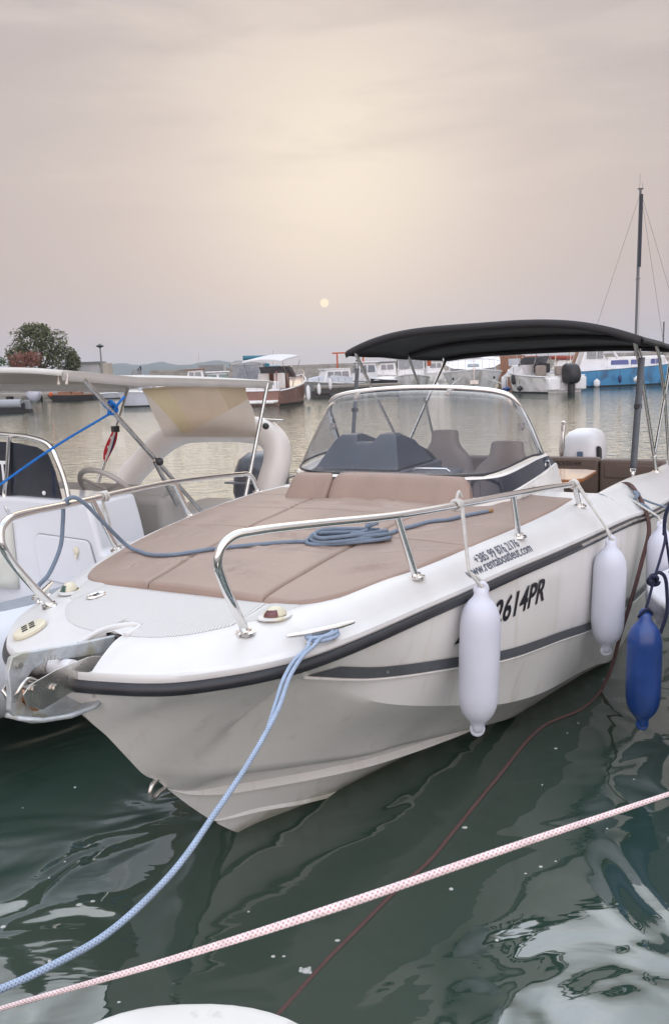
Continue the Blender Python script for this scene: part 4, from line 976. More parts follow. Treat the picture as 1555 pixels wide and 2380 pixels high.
m.build('canvas_curtain', [under, tanc, yel, cloth('light_tan', (.57, .45, .32))], can, smooth=70)
# canopy frame
def leg(a, b, nm='canopy_leg'):
    mm = MB(); mm.tube([Q(*a), Q(*b)], .0145, 10); return mm.build(nm, steel, can, smooth=60)
leg((1.82, -1.635, 1.86), (2.80, -1.62, .93)); leg((3.74, -1.64, 1.78), (3.28, -1.60, .93)); leg((3.75, -3.06, 1.78), (3.24, -3.05, .93)); leg((1.82, -3.09, 1.86), (2.80, -3.08, .93)); leg((2.35, -1.62, 1.33), (2.55, -1.63, 1.02), 'leg_brace')
m = MB(); m.ell(Q(2.37, -1.60, 1.33), (.026, .026, .026), 12, 8); m.build('clamp_knob', black_pl, can)
m = MB(); m.ell(Q(3.62, -1.60, 1.46), (.026, .026, .026), 12, 8); m.build('clamp_knob', black_pl, can)
m = MB(); m.tube([Q(1.70, -1.64, 1.90), Q(1.69, -1.645, 1.84)], .008, 6); m.tube([Q(1.70, -1.70, 1.90), Q(1.69, -1.705, 1.84)], .008, 6); m.build('canopy_buckle', steel, can)
MB().tube([Q(3.97, -1.66, 1.475), Q(3.97, -1.95, 1.49)], .013, 10).build('curtain_rod', steel, can, smooth=60)
# outboard of the inflatable
def outboard(parent, o, sc, mat, fn=None, name='outboard_engine', leg_mat=None, tilt=0):
    rows = []
    for z, l, w, dx in ((0, .17, .13, 0), (.06, .25, .18, 0), (.2, .29, .21, 0), (.38, .29, .2, .02), (.5, .25, .17, .04), (.56, .17, .11, .06), (.575, .06, .04, .07)):
        row = []
        for q in np.linspace(0, 2*PI, 25)[:-1]:
            k = 1/((abs(math.cos(q))**3+abs(math.sin(q))**3)**(1/3)); row.append(((dx+l*k*math.cos(q))*sc, w*k*math.sin(q)*sc, z*sc))
        rows.append(row)
    mm = MB(); mm.grid(rows, close_u=True); mm.add(rows[0], [tuple(range(24))]); mm.add(rows[-1], [tuple(range(24))])
    e = mm.build(name, mat, parent, smooth=50); e.location = o; e.rotation_euler = (0, tilt, 0)
    mm = MB(); mm.box((0, 0, -.40*sc), (.20*sc, .13*sc, .85*sc)); mm.box((.05*sc, 0, -.82*sc), (.42*sc, .08*sc, .12*sc)); mm.build('engine_leg', leg_mat or mat, e, bevel=.03*sc)
    return e
dk_eng = pm('dark_engine_paint', (.045, .05, .065), .3, var=.1, coat=.4)
e = outboard(rib, Q(4.75, -2.42, .58), 1.0, dk_eng)
m = MB(); m.box((0, .0, .3), (.61, .42, .02)); m.build('cowl_band', pm('engine_grey', (.11, .115, .13), .4), e, bevel=.01)

# rolled flag on the canopy leg
a = Vector(W(3.545, -3.05, 1.44)); b = Vector(W(3.395, -3.05, 1.19)); d = b-a
fl = empty('rolled_flag', 'red and white flag rolled up on a leg of the cream canopy', 'flag', tuple(a))
m = MB(); rows = []
for i in range(25):
    t = i/24; r = .022+.028*math.sin(PI*min(1, t*1.05))**.8*(1 if t < .95 else .6); row = []
    for q in np.linspace(0, 2*PI, 21)[:-1]:
        rr = r*(1+.12*math.sin(3*q+5*t)); row.append((d.x*t*1.0+rr*math.cos(q)*.75, d.y*t+rr*math.sin(q)*.75, d.z*t))
    rows.append(row)
for i in range(24):
    for j in range(20):
        q = j/20; m.mat(1 if .72+.03*math.sin(.9*i) <= q < .82 else (2 if .82 <= q < .90 and 4 < i < 18 else 0))
        m.add([rows[i][j], rows[i][(j+1) % 20], rows[i+1][(j+1) % 20], rows[i+1][j]], [(0, 1, 2, 3)])
m.build('flag_cloth', [pm('flag_red', (.42, .015, .02), .8), pm('flag_white', (.62, .60, .60), .8), pm('flag_blue', (.02, .03, .12), .8)], fl, smooth=60)
MB().tube([(0, 0, .03), (0, 0, -.02)], .035, 10).build('flag_tie', black_pl, fl)

# bright blue line tied to the canopy leg
kn = (-1.085, 3.80, 1.754); kn = W(2.02, -1.632, 1.665)
br_ = rope_mat('bright_blue_rope', (.012, .17, .55), (.005, .06, .26), 80)
bo = empty('blue_line', 'bright blue line knotted to the front leg of the cream canopy', 'rope', kn)
rope('line', rel([kn, W(1.78, -1.9, 1.47), W(1.50, -2.22, 1.20), W(1.28, -2.46, 1.0)], bo), .0075, br_, bo)
kp = [(kn[0]+.022*math.cos(a)*(1+.4*math.sin(1.7*a)), kn[1]+.024*math.sin(1.3*a), kn[2]+.024*math.sin(a)+.003*a) for a in np.linspace(0, 5*PI, 44)]
rope('knot', rel(kp, bo), .0085, br_, bo, k=2)
rope('knot_end', rel([kn, (kn[0]-.05, kn[1], kn[2]+.05), (kn[0]-.06, kn[1], kn[2]+.10)], bo), .008, br_, bo); rope('knot_end', rel([kn, (kn[0]+.04, kn[1], kn[2]+.05), (kn[0]+.065, kn[1]+.05, kn[2]+.085)], bo), .008, br_, bo)

# ------------------------------------------------------------------ small boat at the right edge, blue fender
sb = empty('rowing_boat', 'small white rowing boat with painted flowers at the right edge', 'rowing boat', (2.69, 3.79, -.04), 0)
lav = pm('lavender_gelcoat', (.52, .54, .70), .35, var=.05, vs=4); wht = pm('white_deck', (.64, .64, .67), .4, var=.05, vs=5, dirt=(.45, .44, .42), ds=6, dlo=.6, dhi=.75)
def sb_half(x):  # half beam from bow (x=-1.18) to stern
    t = (x+1.18)/2.6; return .72*min(1, (t/.16))**.43
xs = [-1.18+2.6*(i/28)**1.8 for i in range(29)]; rk_ = lambda zf: .75*(1-zf)**1.1
m = MB()
for sgn in (1, -1):
    m.grid([[(x+rk_((zz+.12)/.82)*(1-(x+1.18)/2.6), sgn*sb_half(x)*k, zz+.05*(t_)) for k, zz in ((0, -.12), (.55, -.08), (.85, .2), (.97, .5), (1, .70))] for x, t_ in [(x, (1-(x+1.18)/2.6)) for x in xs]], flip=sgn < 0)
m.build('rowing_hull', lav, sb, smooth=50)
m = MB(); rim_ = [(x, sb_half(x), .715+.05*(1-(x+1.18)/2.6)) for x in xs]; rim_ = [(x, -y, z) for x, y, z in reversed(rim_[1:])]+rim_
m.tube(rim_, .022, 10); m.build('rowing_gunwale', wht, sb, smooth=60)
m = MB()
for sgn in (1, -1): m.grid([[(x, sgn*sb_half(x)*k, .73+.05*(1-(x+1.18)/2.6)+.06*(1-k*k)*min(1, (x+1.18)/.4)) for k in (0, .3, .6, .85, .98)] for x in xs], flip=sgn > 0)
m.build('foredeck', wht, sb, smooth=50)
m = MB(); gold = [(.0, .0), (.02, .02), (.035, .0), (.02, -.02)]
dk = lambda x, y: (x, y, .735+.05*(1-(x+1.18)/2.6)+.06*(1-(y/max(sb_half(x), .05))**2)*min(1, (x+1.18)/.4)+.003)
for i in range(26):
    cx_, cy_ = -1.02+.18*random.random(), -.22+.25*random.random(); a = random.random()*6.28; l = .015+.03*random.random()
    m.mat(i % 3); P = smooth_path([dk(cx_, cy_), dk(cx_+l*math.cos(a), cy_+l*math.sin(a)), dk(cx_+l*1.4*math.cos(a+.9), cy_+l*1.4*math.sin(a+.9))], 3); m.tube(P, .0035, 5)
m.build('flower_decal', [pm('decal_gold', (.40, .27, .05), .5), pm('decal_grey', (.28, .28, .32), .5), pm('decal_dark', (.08, .08, .10), .5)], sb)
bfp = (1.352, 3.60, .755)
fender(bfp, .56, .077, (0, 0, 0), blue_vinyl, 'dark blue cylindrical fender hanging from the small boat at the right edge', None, line=[[bfp, (1.37, 3.61, .80), (1.404, 3.65, .875), (1.47, 3.75, .949), (1.53, 3.85, 1.027), (1.55, 3.92, 1.08), (1.62, 4.0, .84)], [(bfp[0]-.03, bfp[1], bfp[2]-.03), (bfp[0], bfp[1]-.02, bfp[2]+.01), (bfp[0]+.03, bfp[1], bfp[2]-.02), (bfp[0], bfp[1]+.02, bfp[2]-.035), (bfp[0]-.03, bfp[1], bfp[2]-.03)]], line_mat=navy_rope, k=1.05)
nr = empty('navy_rope', 'navy blue rope end hanging over the small boat bow above the blue fender', 'rope', (1.434, 3.69, .90))
rope('rope_end', rel([(1.404, 3.66, .875), (1.425, 3.66, .91), (1.46, 3.67, .89), (1.472, 3.66, .80), (1.468, 3.65, .72), (1.438, 3.64, .63)], nr), .0085, navy_rope, nr)
kp = [(1.404+.02*math.cos(a), 3.652+.016*math.sin(1.4*a), .876+.022*math.sin(a)) for a in np.linspace(0, 4*PI, 30)]
rope('rope_knot', rel(kp, nr), .008, navy_rope, nr, k=2)
rope('rope_bight', rel([(1.545, 3.90, 1.03), (1.545, 3.89, 1.13), (1.58, 3.9, 1.19), (1.63, 3.92, 1.12), (1.62, 3.93, .95), (1.60, 3.95, .83)], nr), .009, navy_rope, nr)

# ------------------------------------------------------------------ across the harbour
def hor(px): return 889.4-.0376*px
def at(px, py, Y): return ((px-PCX)/F*Y, Y, CAMH+(hor(px)-py)/F*Y)
concrete = pm('harbour_concrete', (.34, .325, .305), .85, var=.15, vs=1.2, dirt=(.16, .15, .13), ds=.6, dlo=.45, dhi=.75)
stone = pm('breakwater_stone', (.27, .26, .25), .9, var=.2, vs=2.5, bump=.05, bs=2)
metal_w = pm('painted_sheet', (.42, .42, .42), .5, var=.08, vs=1.5); teal = pm('teal_canvas', (.03, .15, .22), .7, var=.1)
mahog = pm('brown_gelcoat', (.21, .105, .082), .25, var=.12, vs=1.5, coat=.4); hull_w_ = pm('weathered_white', (.74, .74, .74), .4, var=.08, vs=1.2, dirt=(.36, .34, .31), ds=.9, dlo=.5, dhi=.75)
hull_g = pm('grey_hull', (.20, .215, .225), .45, var=.12, vs=1.2); hull_b = pm('blue_hull', (.065, .25, .47), .35, var=.08, vs=.9, dirt=(.05, .11, .2), ds=.9, dlo=.52, dhi=.72)
cover_b = pm('pale_blue_cover', (.46, .49, .55), .7, var=.08, vs=2); dark_hull = pm('dark_inflatable', (.03, .03, .035), .5, var=.2); green_glass = pm('green_glass', (.16, .24, .24), .1, var=.15)
bim_w = pm('white_bimini_cloth', (.60, .60, .62), .8, var=.06, vs=3); bim_g = pm('taupe_bimini_cloth', (.30, .27, .25), .8, var=.1); wood = pm('boat_wood', (.22, .10, .055), .45, var=.25, vs=3, stretch=(.5, 3, 3))
plank = pm('dock_planks', (.22, .20, .18), .85, var=.25, vs=2); float_d = pm('dock_float', (.06, .058, .055), .8, var=.3)
orange = pm('orange_buoy', (.45, .09, .03), .6)

def hull_far(root, L_, Bm, zb, zs, mat, flare=.78, band=None, boot=None, full=.35):
    """bow at +x, stern at -x, waterline at z=0"""
    xs = np.linspace(0, 1, 17); m = MB()
    def sec(t):
        w = Bm/2*(1-max(0, (t-full)/(1-full))**2.2); z = zs+(zb-zs)*t**1.6; x = -L_/2+L_*t
        rk = .10*L_*max(0, t-.6)/.4
        return x, w, z, rk
    for sgn in (1, -1):
        rows = []
        for t in xs:
            x, w, z, rk = sec(t); row = []
            for k, zz in ((0, -.35), (.55, -.22), (flare, 0), (flare+(1-flare)*.25, z*.25), (flare+(1-flare)*.55, z*.5), (flare+(1-flare)*.85, z*.8), (1, z)):
                q = max(0, zz/z) if z else 0; row.append((x-rk*(1-q)**1.2 if t > .6 else x, sgn*max(.012, w)*k, zz))
            rows.append(row)
        m.grid(rows, flip=sgn < 0)
    x, w, z, rk = sec(0); pr_ = [(0, -.35), (.55, -.22), (flare, 0), (1, z)]
    m.add([(x, w*k, q) for k, q in pr_]+[(x, -w*k, q) for k, q in reversed(pr_)], [tuple(range(8))])
    top = [(sec(t)[0], sec(t)[1], sec(t)[2]-.03) for t in xs]+[(sec(t)[0], -sec(t)[1], sec(t)[2]-.03) for t in reversed(xs)]
    m.add(top, [tuple(range(len(top)))])
    h = m.build('hull', mat, root, smooth=40)
    m = MB(); rim_ = [(sec(t)[0], -sec(t)[1]-.01, sec(t)[2]) for t in xs]+[(sec(t)[0], sec(t)[1]+.01, sec(t)[2]) for t in reversed(xs)]
    m.tube(rim_, .05, 6); m.build('gunwale', band or mat, h, smooth=60)
    if boot:
        m = MB()
        for sgn in (1, -1): m.grid([[(sec(t)[0]-sec(t)[3]*.9, sgn*(max(.02, sec(t)[1])*flare+.012), -.05), (sec(t)[0]-sec(t)[3]*.85, sgn*(max(.02, sec(t)[1])*(flare+.02)+.012), .09)] for t in xs], flip=sgn < 0)
        m.build('boot_stripe', boot, h)
    return sec
def far(name, label, cat, px, Y, heading, group='boats moored across the harbour'):
    o = empty(name, label, cat, ((px-PCX)/F*Y, Y, 0), R(heading), group); return o
def part(root, name, mat, fn, bevel=0, smooth=35):
    m = MB(); fn(m); return m.build(name, mat, root, smooth=smooth, bevel=bevel)
def house(root, name, mat, x0, x1, w, z0, z1, rf=.2, ra=.1, ti=.85, bevel=.05):
    """cabin with raked front (rf) and back (ra)"""
    def f(m):
        b = [(x0, -w, z0), (x1, -w*.92, z0), (x1, w*.92, z0), (x0, w, z0)]; t = [(x0+ra, -w*ti, z1), (x1-rf, -w*ti*.92, z1), (x1-rf, w*ti*.92, z1), (x0+ra, w*ti, z1)]
        m.add(b+t, [(3, 2, 1, 0), (4, 5, 6, 7), (0, 1, 5, 4), (1, 2, 6, 5), (2, 3, 7, 6), (3, 0, 4, 7)])
    return part(root, name, mat, f, bevel)
def side_windows(root, mat, spans, w, z0, z1, t0, t1, both=True):
    """panes just proud of the cabin sides"""
    for a, b in spans:
        for sgn in ((1, -1) if both else (1,)):
            part(root, 'window', mat, lambda m: m.add([(a, sgn*(w*t0+.012), z0), (b, sgn*(w*t0+.012), z0), (b-.04, sgn*(w*t1+.012), z1), (a+.04, sgn*(w*t1+.012), z1), (a, sgn*(w*t0-.03), z0), (b, sgn*(w*t0-.03), z0), (b-.04, sgn*(w*t1-.03), z1), (a+.04, sgn*(w*t1-.03), z1)], [(0, 1, 2, 3), (7, 6, 5, 4), (0, 4, 5, 1), (2, 6, 7, 3)]))
def front_windows(root, mat, x0, x1, spans, z0, z1):
    for a, b in spans:
        part(root, 'window', mat, lambda m: m.add([(x0+.015, a, z0), (x0+.015, b, z0), (x1+.015, b, z1), (x1+.015, a, z1), (x0-.03, a, z0), (x0-.03, b, z0), (x1-.03, b, z1), (x1-.03, a, z1)], [(0, 1, 2, 3), (7, 6, 5, 4), (0, 4, 5, 1), (2, 6, 7, 3)]))
def bimini_far(root, mat, x0, x1, w, z, zf=None, legs=None, crown=.15, name='bimini_top'):
    def f(m):
        rows = [[(x, y, z+crown*(1-(y/w)**2)+((zf or z)-z)*(x-x0)/(x1-x0)-.06*(1 if x in (x0, x1) else 0)) for y in np.linspace(-w, w, 9)] for x in np.linspace(x0, x1, 7)]; m.grid(rows); m.grid([[(x, y, zz-.05) for x, y, zz in r] for r in rows], flip=True)
        for E_ in (rows[0], rows[-1], [r[0] for r in rows], [r[-1] for r in rows]): m.grid([E_, [(x, y, zz-.06) for x, y, zz in E_]])
    b = part(root, name, mat, f)
    if legs:
        for (xa, za, xb) in legs:
            for sgn in (1, -1): part(b, 'canopy_leg', steel, lambda m: m.tube([(xa, sgn*w*.96, za), (xb, sgn*w*.97, z)], .022, 6))
    return b
def rail_far(root, sec, t0, t1, h, n=6, inset=.06):
    m = MB(); ts = np.linspace(t0, t1, 12)
    line = [(sec(t)[0], sec(t)[1]-inset, sec(t)[2]+h) for t in ts]; line2 = [(x, -y, z) for x, y, z in line]
    m.tube(line+list(reversed(line2)), .018, 6)
    for t in np.linspace(t0, t1, n):
        for sgn in (1, -1): m.tube([(sec(t)[0], sgn*(sec(t)[1]-inset), sec(t)[2]), (sec(t)[0], sgn*(sec(t)[1]-inset), sec(t)[2]+h)], .015, 5)
    return m.build('deck_rail', steel, root, smooth=60)
FG = 'fenders hanging along the far boats'
def far_fender(px, py0, py1, Y, rad, mat, label):
    x, y, z0 = at(px, py0, Y); _, _, z1 = at(px, py1, Y); o = empty('fender', label, 'fender', (x, y, z0), 0, FG); l = z0-z1
    m = MB(); m.lathe([(.02, 0), (.04, -.06), (rad*.8, -.13), (rad, -.22), (rad, -l+.18), (rad*.8, -l+.09), (.04, -l+.03), (.02, -l)], n=14); m.build('fender_body', mat, o, smooth=50)
    MB().tube([(0, 0, 0), (0, .05, .35)], .015, 5).build('lanyard', black_pl, o)

# brown and white sports boat, stern towards us
b = far('sports_boat', 'brown and white sports boat with a white bimini lying stern on', 'motorboat', 668, 51, 70)
sc_ = hull_far(b, 6.6, 2.7, 1.65, .85, mahog, .9, band=white_paint, boot=black_pl)
part(b, 'transom', mahog, lambda m: m.box((-3.33, 0, .55), (.08, 2.5, .62)), .03); part(b, 'transom_trim', white_paint, lambda m: m.box((-3.36, 0, .87), (.16, 2.62, .09)), .03); part(b, 'swim_platform', hull_w_, lambda m: m.box((-3.6, 0, .22), (.65, 2.3, .14)), .05); part(b, 'transom_stripe', white_paint, lambda m: m.box((-3.38, 0, .28), (.04, 2.45, .10)), .01)
part(b, 'aft_seat', white_paint, lambda m: m.box((-2.9, .45, 1.1), (.35, 1.3, .55)), .08); part(b, 'aft_seat', white_paint, lambda m: m.box((-2.9, -.85, 1.1), (.35, .5, .55)), .08); part(b, 'companion_seat', hull_w_, lambda m: m.box((-1.3, .55, 1.35), (.25, .7, .95)), .1); part(b, 'companion_seat', hull_w_, lambda m: m.box((-1.3, -.45, 1.35), (.25, .7, .95)), .1); part(b, 'console_panel', mahog, lambda m: m.box((-.75, .1, 1.4), (.3, 1.8, .8)), .05)
part(b, 'windscreen', win_grey, lambda m: m.grid([[(-.4+.6*math.cos(a), 1.15*math.sin(a), 1.55) for a in np.linspace(-1.4, 1.4, 9)], [(-.9+.45*math.cos(a), 1.05*math.sin(a), 2.15) for a in np.linspace(-1.4, 1.4, 9)]])); part(b, 'screen_rail', steel, lambda m: m.tube([(-.9+.45*math.cos(a), 1.05*math.sin(a), 2.17) for a in np.linspace(-1.5, 1.5, 12)], .035, 6)); rail_far(b, sc_, .55, .98, .35)
bimini_far(b, bim_w, -2.7, .2, 1.25, 2.55, 2.85, [(-1.6, 1.0, -2.6), (-1.2, 1.0, .1)], .12); part(b, 'flag_staff', steel, lambda m: m.tube([(-3.2, -1.1, .9), (-3.35, -1.15, 1.9)], .02, 6)); part(b, 'flag', pm('faded_red', (.35, .05, .05), .8), lambda m: m.box((-3.25, -1.12, 1.65), (.10, .05, .55), ry=.15), .02)
for px, y0, y1, Y, l in ((749, 893, 929, 46.8, 'white fender on the brown sports boat, nearest its transom'), (774, 889, 916, 48.6, 'white fender amidships on the brown sports boat'), (800, 878, 904, 51, 'white fender near the bow of the brown sports boat')):
    far_fender(px-21, y0, y1, Y, .11, white_paint, l)

# boat with teal cover and grey canopy behind it
b = far('canopy_boat', 'boat with a drab canopy and rolled teal cover left of the brown sports boat', 'motorboat', 590, 62, 100)
hull_far(b, 6.5, 2.6, 1.3, .9, hull_w_); bimini_far(b, bim_g, -1.6, 1.2, 1.2, 2.55, 2.6, [(-1.4, .9, -1.5), (1.1, .9, 1.1)], .14); house(b, 'cabin', hull_w_, -.5, 1.8, 1.05, .9, 1.75, .6); part(b, 'clear_panels', win_grey, lambda m: m.box((-1.5, 0, 1.9), (.04, 2.2, 1.1))); part(b, 'rolled_cover', teal, lambda m: m.tube([(-.9, -1.9, 2.92), (-.9, .3, 2.96)], .17, 10)); part(b, 'hanging_cover', teal, lambda m: m.box((-1.2, -1.25, 2.15), (.1, .5, .8), rx=.2), .03)
# green-glazed cabin boat
b = far('cabin_boat', 'small white cabin boat with greenish windows beside the louvred shed', 'motorboat', 522, 68, -80)
hull_far(b, 5.5, 2.2, 1.1, .8, hull_w_); house(b, 'cabin', white_paint, -1.2, 1.0, .95, .8, 2.0, .2, .1); front_windows(b, green_glass, .9, .82, [(-.75, -.08), (.08, .75)], 1.35, 1.85); side_windows(b, green_glass, [(-.9, -.1), (0, .7)], .95, 1.35, 1.85, .9, .86); part(b, 'roof', white_paint, lambda m: m.box((-.15, 0, 2.06), (2.4, 1.9, .10)), .03)

# grey cruiser with padded cover
b = far('covered_cruiser', 'cabin cruiser with pale padded cover and dark hull behind the brown boat', 'motorboat', 778, 63, 200); b.scale = (.66, .80, .88)
sc_ = hull_far(b, 7.2, 2.6, 1.35, .95, hull_g, .85, band=hull_w_); house(b, 'cabin', white_paint, -2.2, 1.2, 1.1, .95, 2.15, .5, .1); side_windows(b, win_grey, [(-1.9, -1.1), (-1.0, -.2), (-.1, .6)], 1.1, 1.55, 2.0, .93, .88); part(b, 'padded_cover', cover_b, lambda m: m.add([(2.9, 0, 1.3), (.6, -1.15, 1.15), (.6, 1.15, 1.15), (.4, -1.0, 1.75), (.4, 1.0, 1.75), (2.6, 0, 1.5), (-2.3, -1.2, 1.05), (-2.3, 1.2, 1.05), (-2.2, -1.15, 1.5), (-2.2, 1.15, 1.5)], [(0, 1, 3, 5), (0, 5, 4, 2), (3, 4, 5), (1, 6, 8, 3), (2, 4, 9, 7)]), .08); part(b, 'roof', white_paint, lambda m: m.box((-.6, 0, 2.2), (3.0, 1.9, .09)), .03); part(b, 'aerial', steel, lambda m: m.tube([(-1.2, .3, 2.2), (-1.35, .3, 3.4)], .02, 5))
for x in (.1, -.6, -1.4):
    part(b, 'cover_seam', hull_g, lambda m: m.tube([(x, 1.165, 1.1), (x+.1, 1.12, 1.5)], .02, 5))

# small pilothouse
b = far('pilothouse_boat', 'small white pilothouse boat standing behind the floating dock', 'motorboat', 858, 70, 200)
hull_far(b, 4.8, 2.1, 1.0, .75, hull_w_, band=hull_g); house(b, 'wheelhouse', white_paint, -.9, 1.0, .85, .8, 2.35, .35, .15); side_windows(b, win_grey, [(-.65, -.02), (.08, .62)], .85, 1.6, 2.15, .92, .87); front_windows(b, win_grey, .88, .72, [(-.62, -.05), (.05, .62)], 1.6, 2.15); part(b, 'roof', white_paint, lambda m: m.box((0, 0, 2.40), (2.1, 1.7, .09)), .03); part(b, 'roof_light', steel, lambda m: m.tube([(.2, 0, 2.4), (.2, 0, 2.75)], .03, 6)); part(b, 'door', dark_hull, lambda m: m.box((-.86, .25, 1.15), (.06, .4, .5)))
# red gantry
b = far('red_rack', 'red steel rack standing on the quay behind the covered cruiser', 'rack', 830, 95, 0, None); part(b, 'rack_top', orange, lambda m: m.box((0, 0, 3.72), (4.3, .25, .16))); 
for x in (-1.6, 1.3): part(b, 'rack_post', orange, lambda m: m.box((x, 0, 1.95), (.18, .18, 3.4)))
# dinghy on the dock
b = far('dock_dinghy', 'dark and white dinghy sitting at the end of the floating dock', 'dinghy', 909, 66, 170)
hull_far(b, 2.6, 1.4, 1.15, .95, dark_hull, .8, band=white_paint); part(b, 'dinghy_cover', white_paint, lambda m: m.ell((0, 0, .95), (1.1, .6, .28), 16, 6, 0, .5))

# pontoon with floats
po = empty('floating_dock', 'grey floating dock between the covered cruiser and the white pilothouse', 'dock', ((835-PCX)/F*60, 60, 0), 0)
part(po, 'dock_deck', plank, lambda m: m.box((.2, 0, .72), (6.2, 2.4, .16)), .02); part(po, 'dock_fascia', float_d, lambda m: m.box((.2, -1.13, .45), (6.0, .12, .36)))
for x in (-2.4, -.4, 1.6): part(po, 'dock_float', float_d, lambda m: m.box((x, 0, .12), (1.3, 2.1, .72)), .05)
po = empty('long_jetty', 'long low grey jetty seen beneath the cream canopy', 'jetty', ((215-PCX)/F*82, 82, 0), 0)
part(po, 'jetty_deck', concrete, lambda m: m.box((0, 0, .66), (15.5, 2.6, .30)), .03)
for x in np.linspace(-7, 7, 6): part(po, 'jetty_pile', float_d, lambda m: m.box((x, -.6, .1), (.5, .6, .9)))
b = far('low_launch', 'low pale launch lying along the long jetty', 'launch', 330, 80, 5); hull_far(b, 7.5, 1.6, .7, .5, cover_b, band=hull_w_, boot=black_pl); part(b, 'launch_cover', cover_b, lambda m: m.box((-.6, 0, .62), (4.2, 1.2, .22)), .06)
b = far('work_punt', 'dark brown work punt loaded with gear at the jetty', 'punt', 185, 78, 175); hull_far(b, 4.6, 1.6, .6, .5, dark_hull, band=wood); part(b, 'gear', wood, lambda m: (m.box((.5, 0, .65), (1.2, .9, .4)), m.box((-.7, .1, .6), (.8, .8, .35))), .05); part(b, 'buoy', orange, lambda m: m.ell((1.8, .3, .62), (.22, .22, .22), 10, 6))
b = far('open_boat', 'white open workboat with cloths over its side left of the cream curtain', 'motorboat', 357, 55, 188); hull_far(b, 3.6, 1.7, 1.05, .85, cover_b, .85, band=white_paint, boot=black_pl, full=.6); part(b, 'white_cloth', white_paint, lambda m: m.ell((-1.05, .1, 1.1), (.45, .55, .35), 12, 8), 0, 60); outboard(b, (-1.75, 0, .95), .8, dk_eng); part(b, 'side_cloth', white_paint, lambda m: m.box((-1.35, .88, .55), (.3, .06, .8)), .02)
b = far('low_cabin_boat', 'low pale cabin boat behind the white open workboat', 'motorboat', 372, 74, 185); hull_far(b, 4.5, 1.9, .8, .7, hull_w_); house(b, 'cabin', cover_b, -1.3, 1.2, .8, .7, 1.22, .2); side_windows(b, win_grey, [(-1.0, 0), (.1, .8)], .8, .85, 1.1, .95, .9)

# tender with a big tilted outboard, far left
b = far('tender', 'dark tender with a large silver outboard under the cream canopy', 'tender', 20, 53, 178); m = MB()
hull_far(b, 3.4, 1.9, .62, .55, dark_hull, .9, band=hull_w_, full=.7); part(b, 'tender_tube', grey_pad, lambda m: m.tube([(-1.7, .85, .55), (.8, .85, .6), (1.6, .2, .7)], .26, 12), 0, 60); part(b, 'red_stripe', pm('stripe_red', (.3, .02, .03), .5), lambda m: m.box((-1.0, .99, .45), (1.2, .03, .07)))
silver = pm('silver_cowl', (.40, .42, .50), .3, .2, var=.1, coat=.3); e_ = outboard(b, (-1.95, .1, .78), 1.45, silver, leg_mat=dk_eng, tilt=-.85)
part(b, 'tilt_bracket', hull_g, lambda m: m.box((-1.85, .1, .45), (.4, .5, .6)), .05)

# white pilothouse boat
b = far('fishing_boat', 'white pilothouse fishing boat with two tall front windows at the dock end', 'motorboat', 966, 66, 262); sc_ = hull_far(b, 6.2, 2.7, 1.35, 1.0, hull_w_, .85, band=white_paint); house(b, 'wheelhouse', white_paint, -1.5, .8, 1.15, 1.0, 2.9, .25, .05, .93); front_windows(b, win_grey, .74, .60, [(-.95, -.06), (.06, .95)], 1.75, 2.6); side_windows(b, win_grey, [(-1.2, -.4), (-.3, .4)], 1.15, 1.8, 2.6, .96, .94); part(b, 'roof', white_paint, lambda m: m.box((-.4, 0, 2.98), (2.7, 2.4, .14)), .05); rail_far(b, sc_, .6, .97, .45); part(b, 'roof_rail', steel, lambda m: m.tube([(-1.4, -1.0, 3.05), (-1.4, -1.0, 3.3), (.6, -1.0, 3.3), (.6, 1.0, 3.3), (-1.4, 1.0, 3.3), (-1.4, 1.0, 3.05)], .025, 6)); part(b, 'red_flag', orange, lambda m: m.box((-1.0, 1.35, 2.2), (.05, .3, .6)))
far_fender(1025, 886, 902, 62, .17, white_paint, 'white fender between the pilothouse fishing boat and the express cruiser')

# express cruiser, bow towards us
b = far('express_cruiser', 'big white express cruiser with a pale windscreen lying bow on', 'cruiser', 1106, 62, 262); sc_ = hull_far(b, 8.6, 4.2, 1.55, 1.2, hull_w_, .72, band=white_paint, full=.45)
part(b, 'foredeck', white_paint, lambda m: m.grid([[(x, y*(1.95-.0*x)*(1 if x < 1 else 1-((x-1)/3.0)**2), z) for y in np.linspace(-1, 1, 9)] for x, z in ((-.5, 2.35), (.4, 2.2), (1.4, 1.9), (2.6, 1.65), (3.7, 1.55))]), 0, 60); house(b, 'superstructure', white_paint, -2.6, 1.0, 1.8, 1.2, 2.45, .8, .1, .92)
part(b, 'windscreen', green_glass, lambda m: m.grid([[(.35-.9*abs(y)**2.5, y*1.62, 2.42) for y in np.linspace(-1, 1, 13)], [(-.35-.8*abs(y)**2.5, y*1.38, 3.12) for y in np.linspace(-1, 1, 13)]]), 0, 60); part(b, 'screen_frame', white_paint, lambda m: (m.tube([(-.35-.8*abs(y)**2.5, y*1.38, 3.14) for y in np.linspace(-1, 1, 13)], .05, 6), m.tube([(.35-.9*abs(y)**2.5, y*1.62, 2.42) for y in np.linspace(-1, 1, 13)], .05, 6), [m.tube([(.36-.9*abs(y)**2.5, y*1.62, 2.42), (-.34-.8*abs(y)**2.5, y*1.38, 3.12)], .035, 6) for y in (-.55, .0, .55)]))
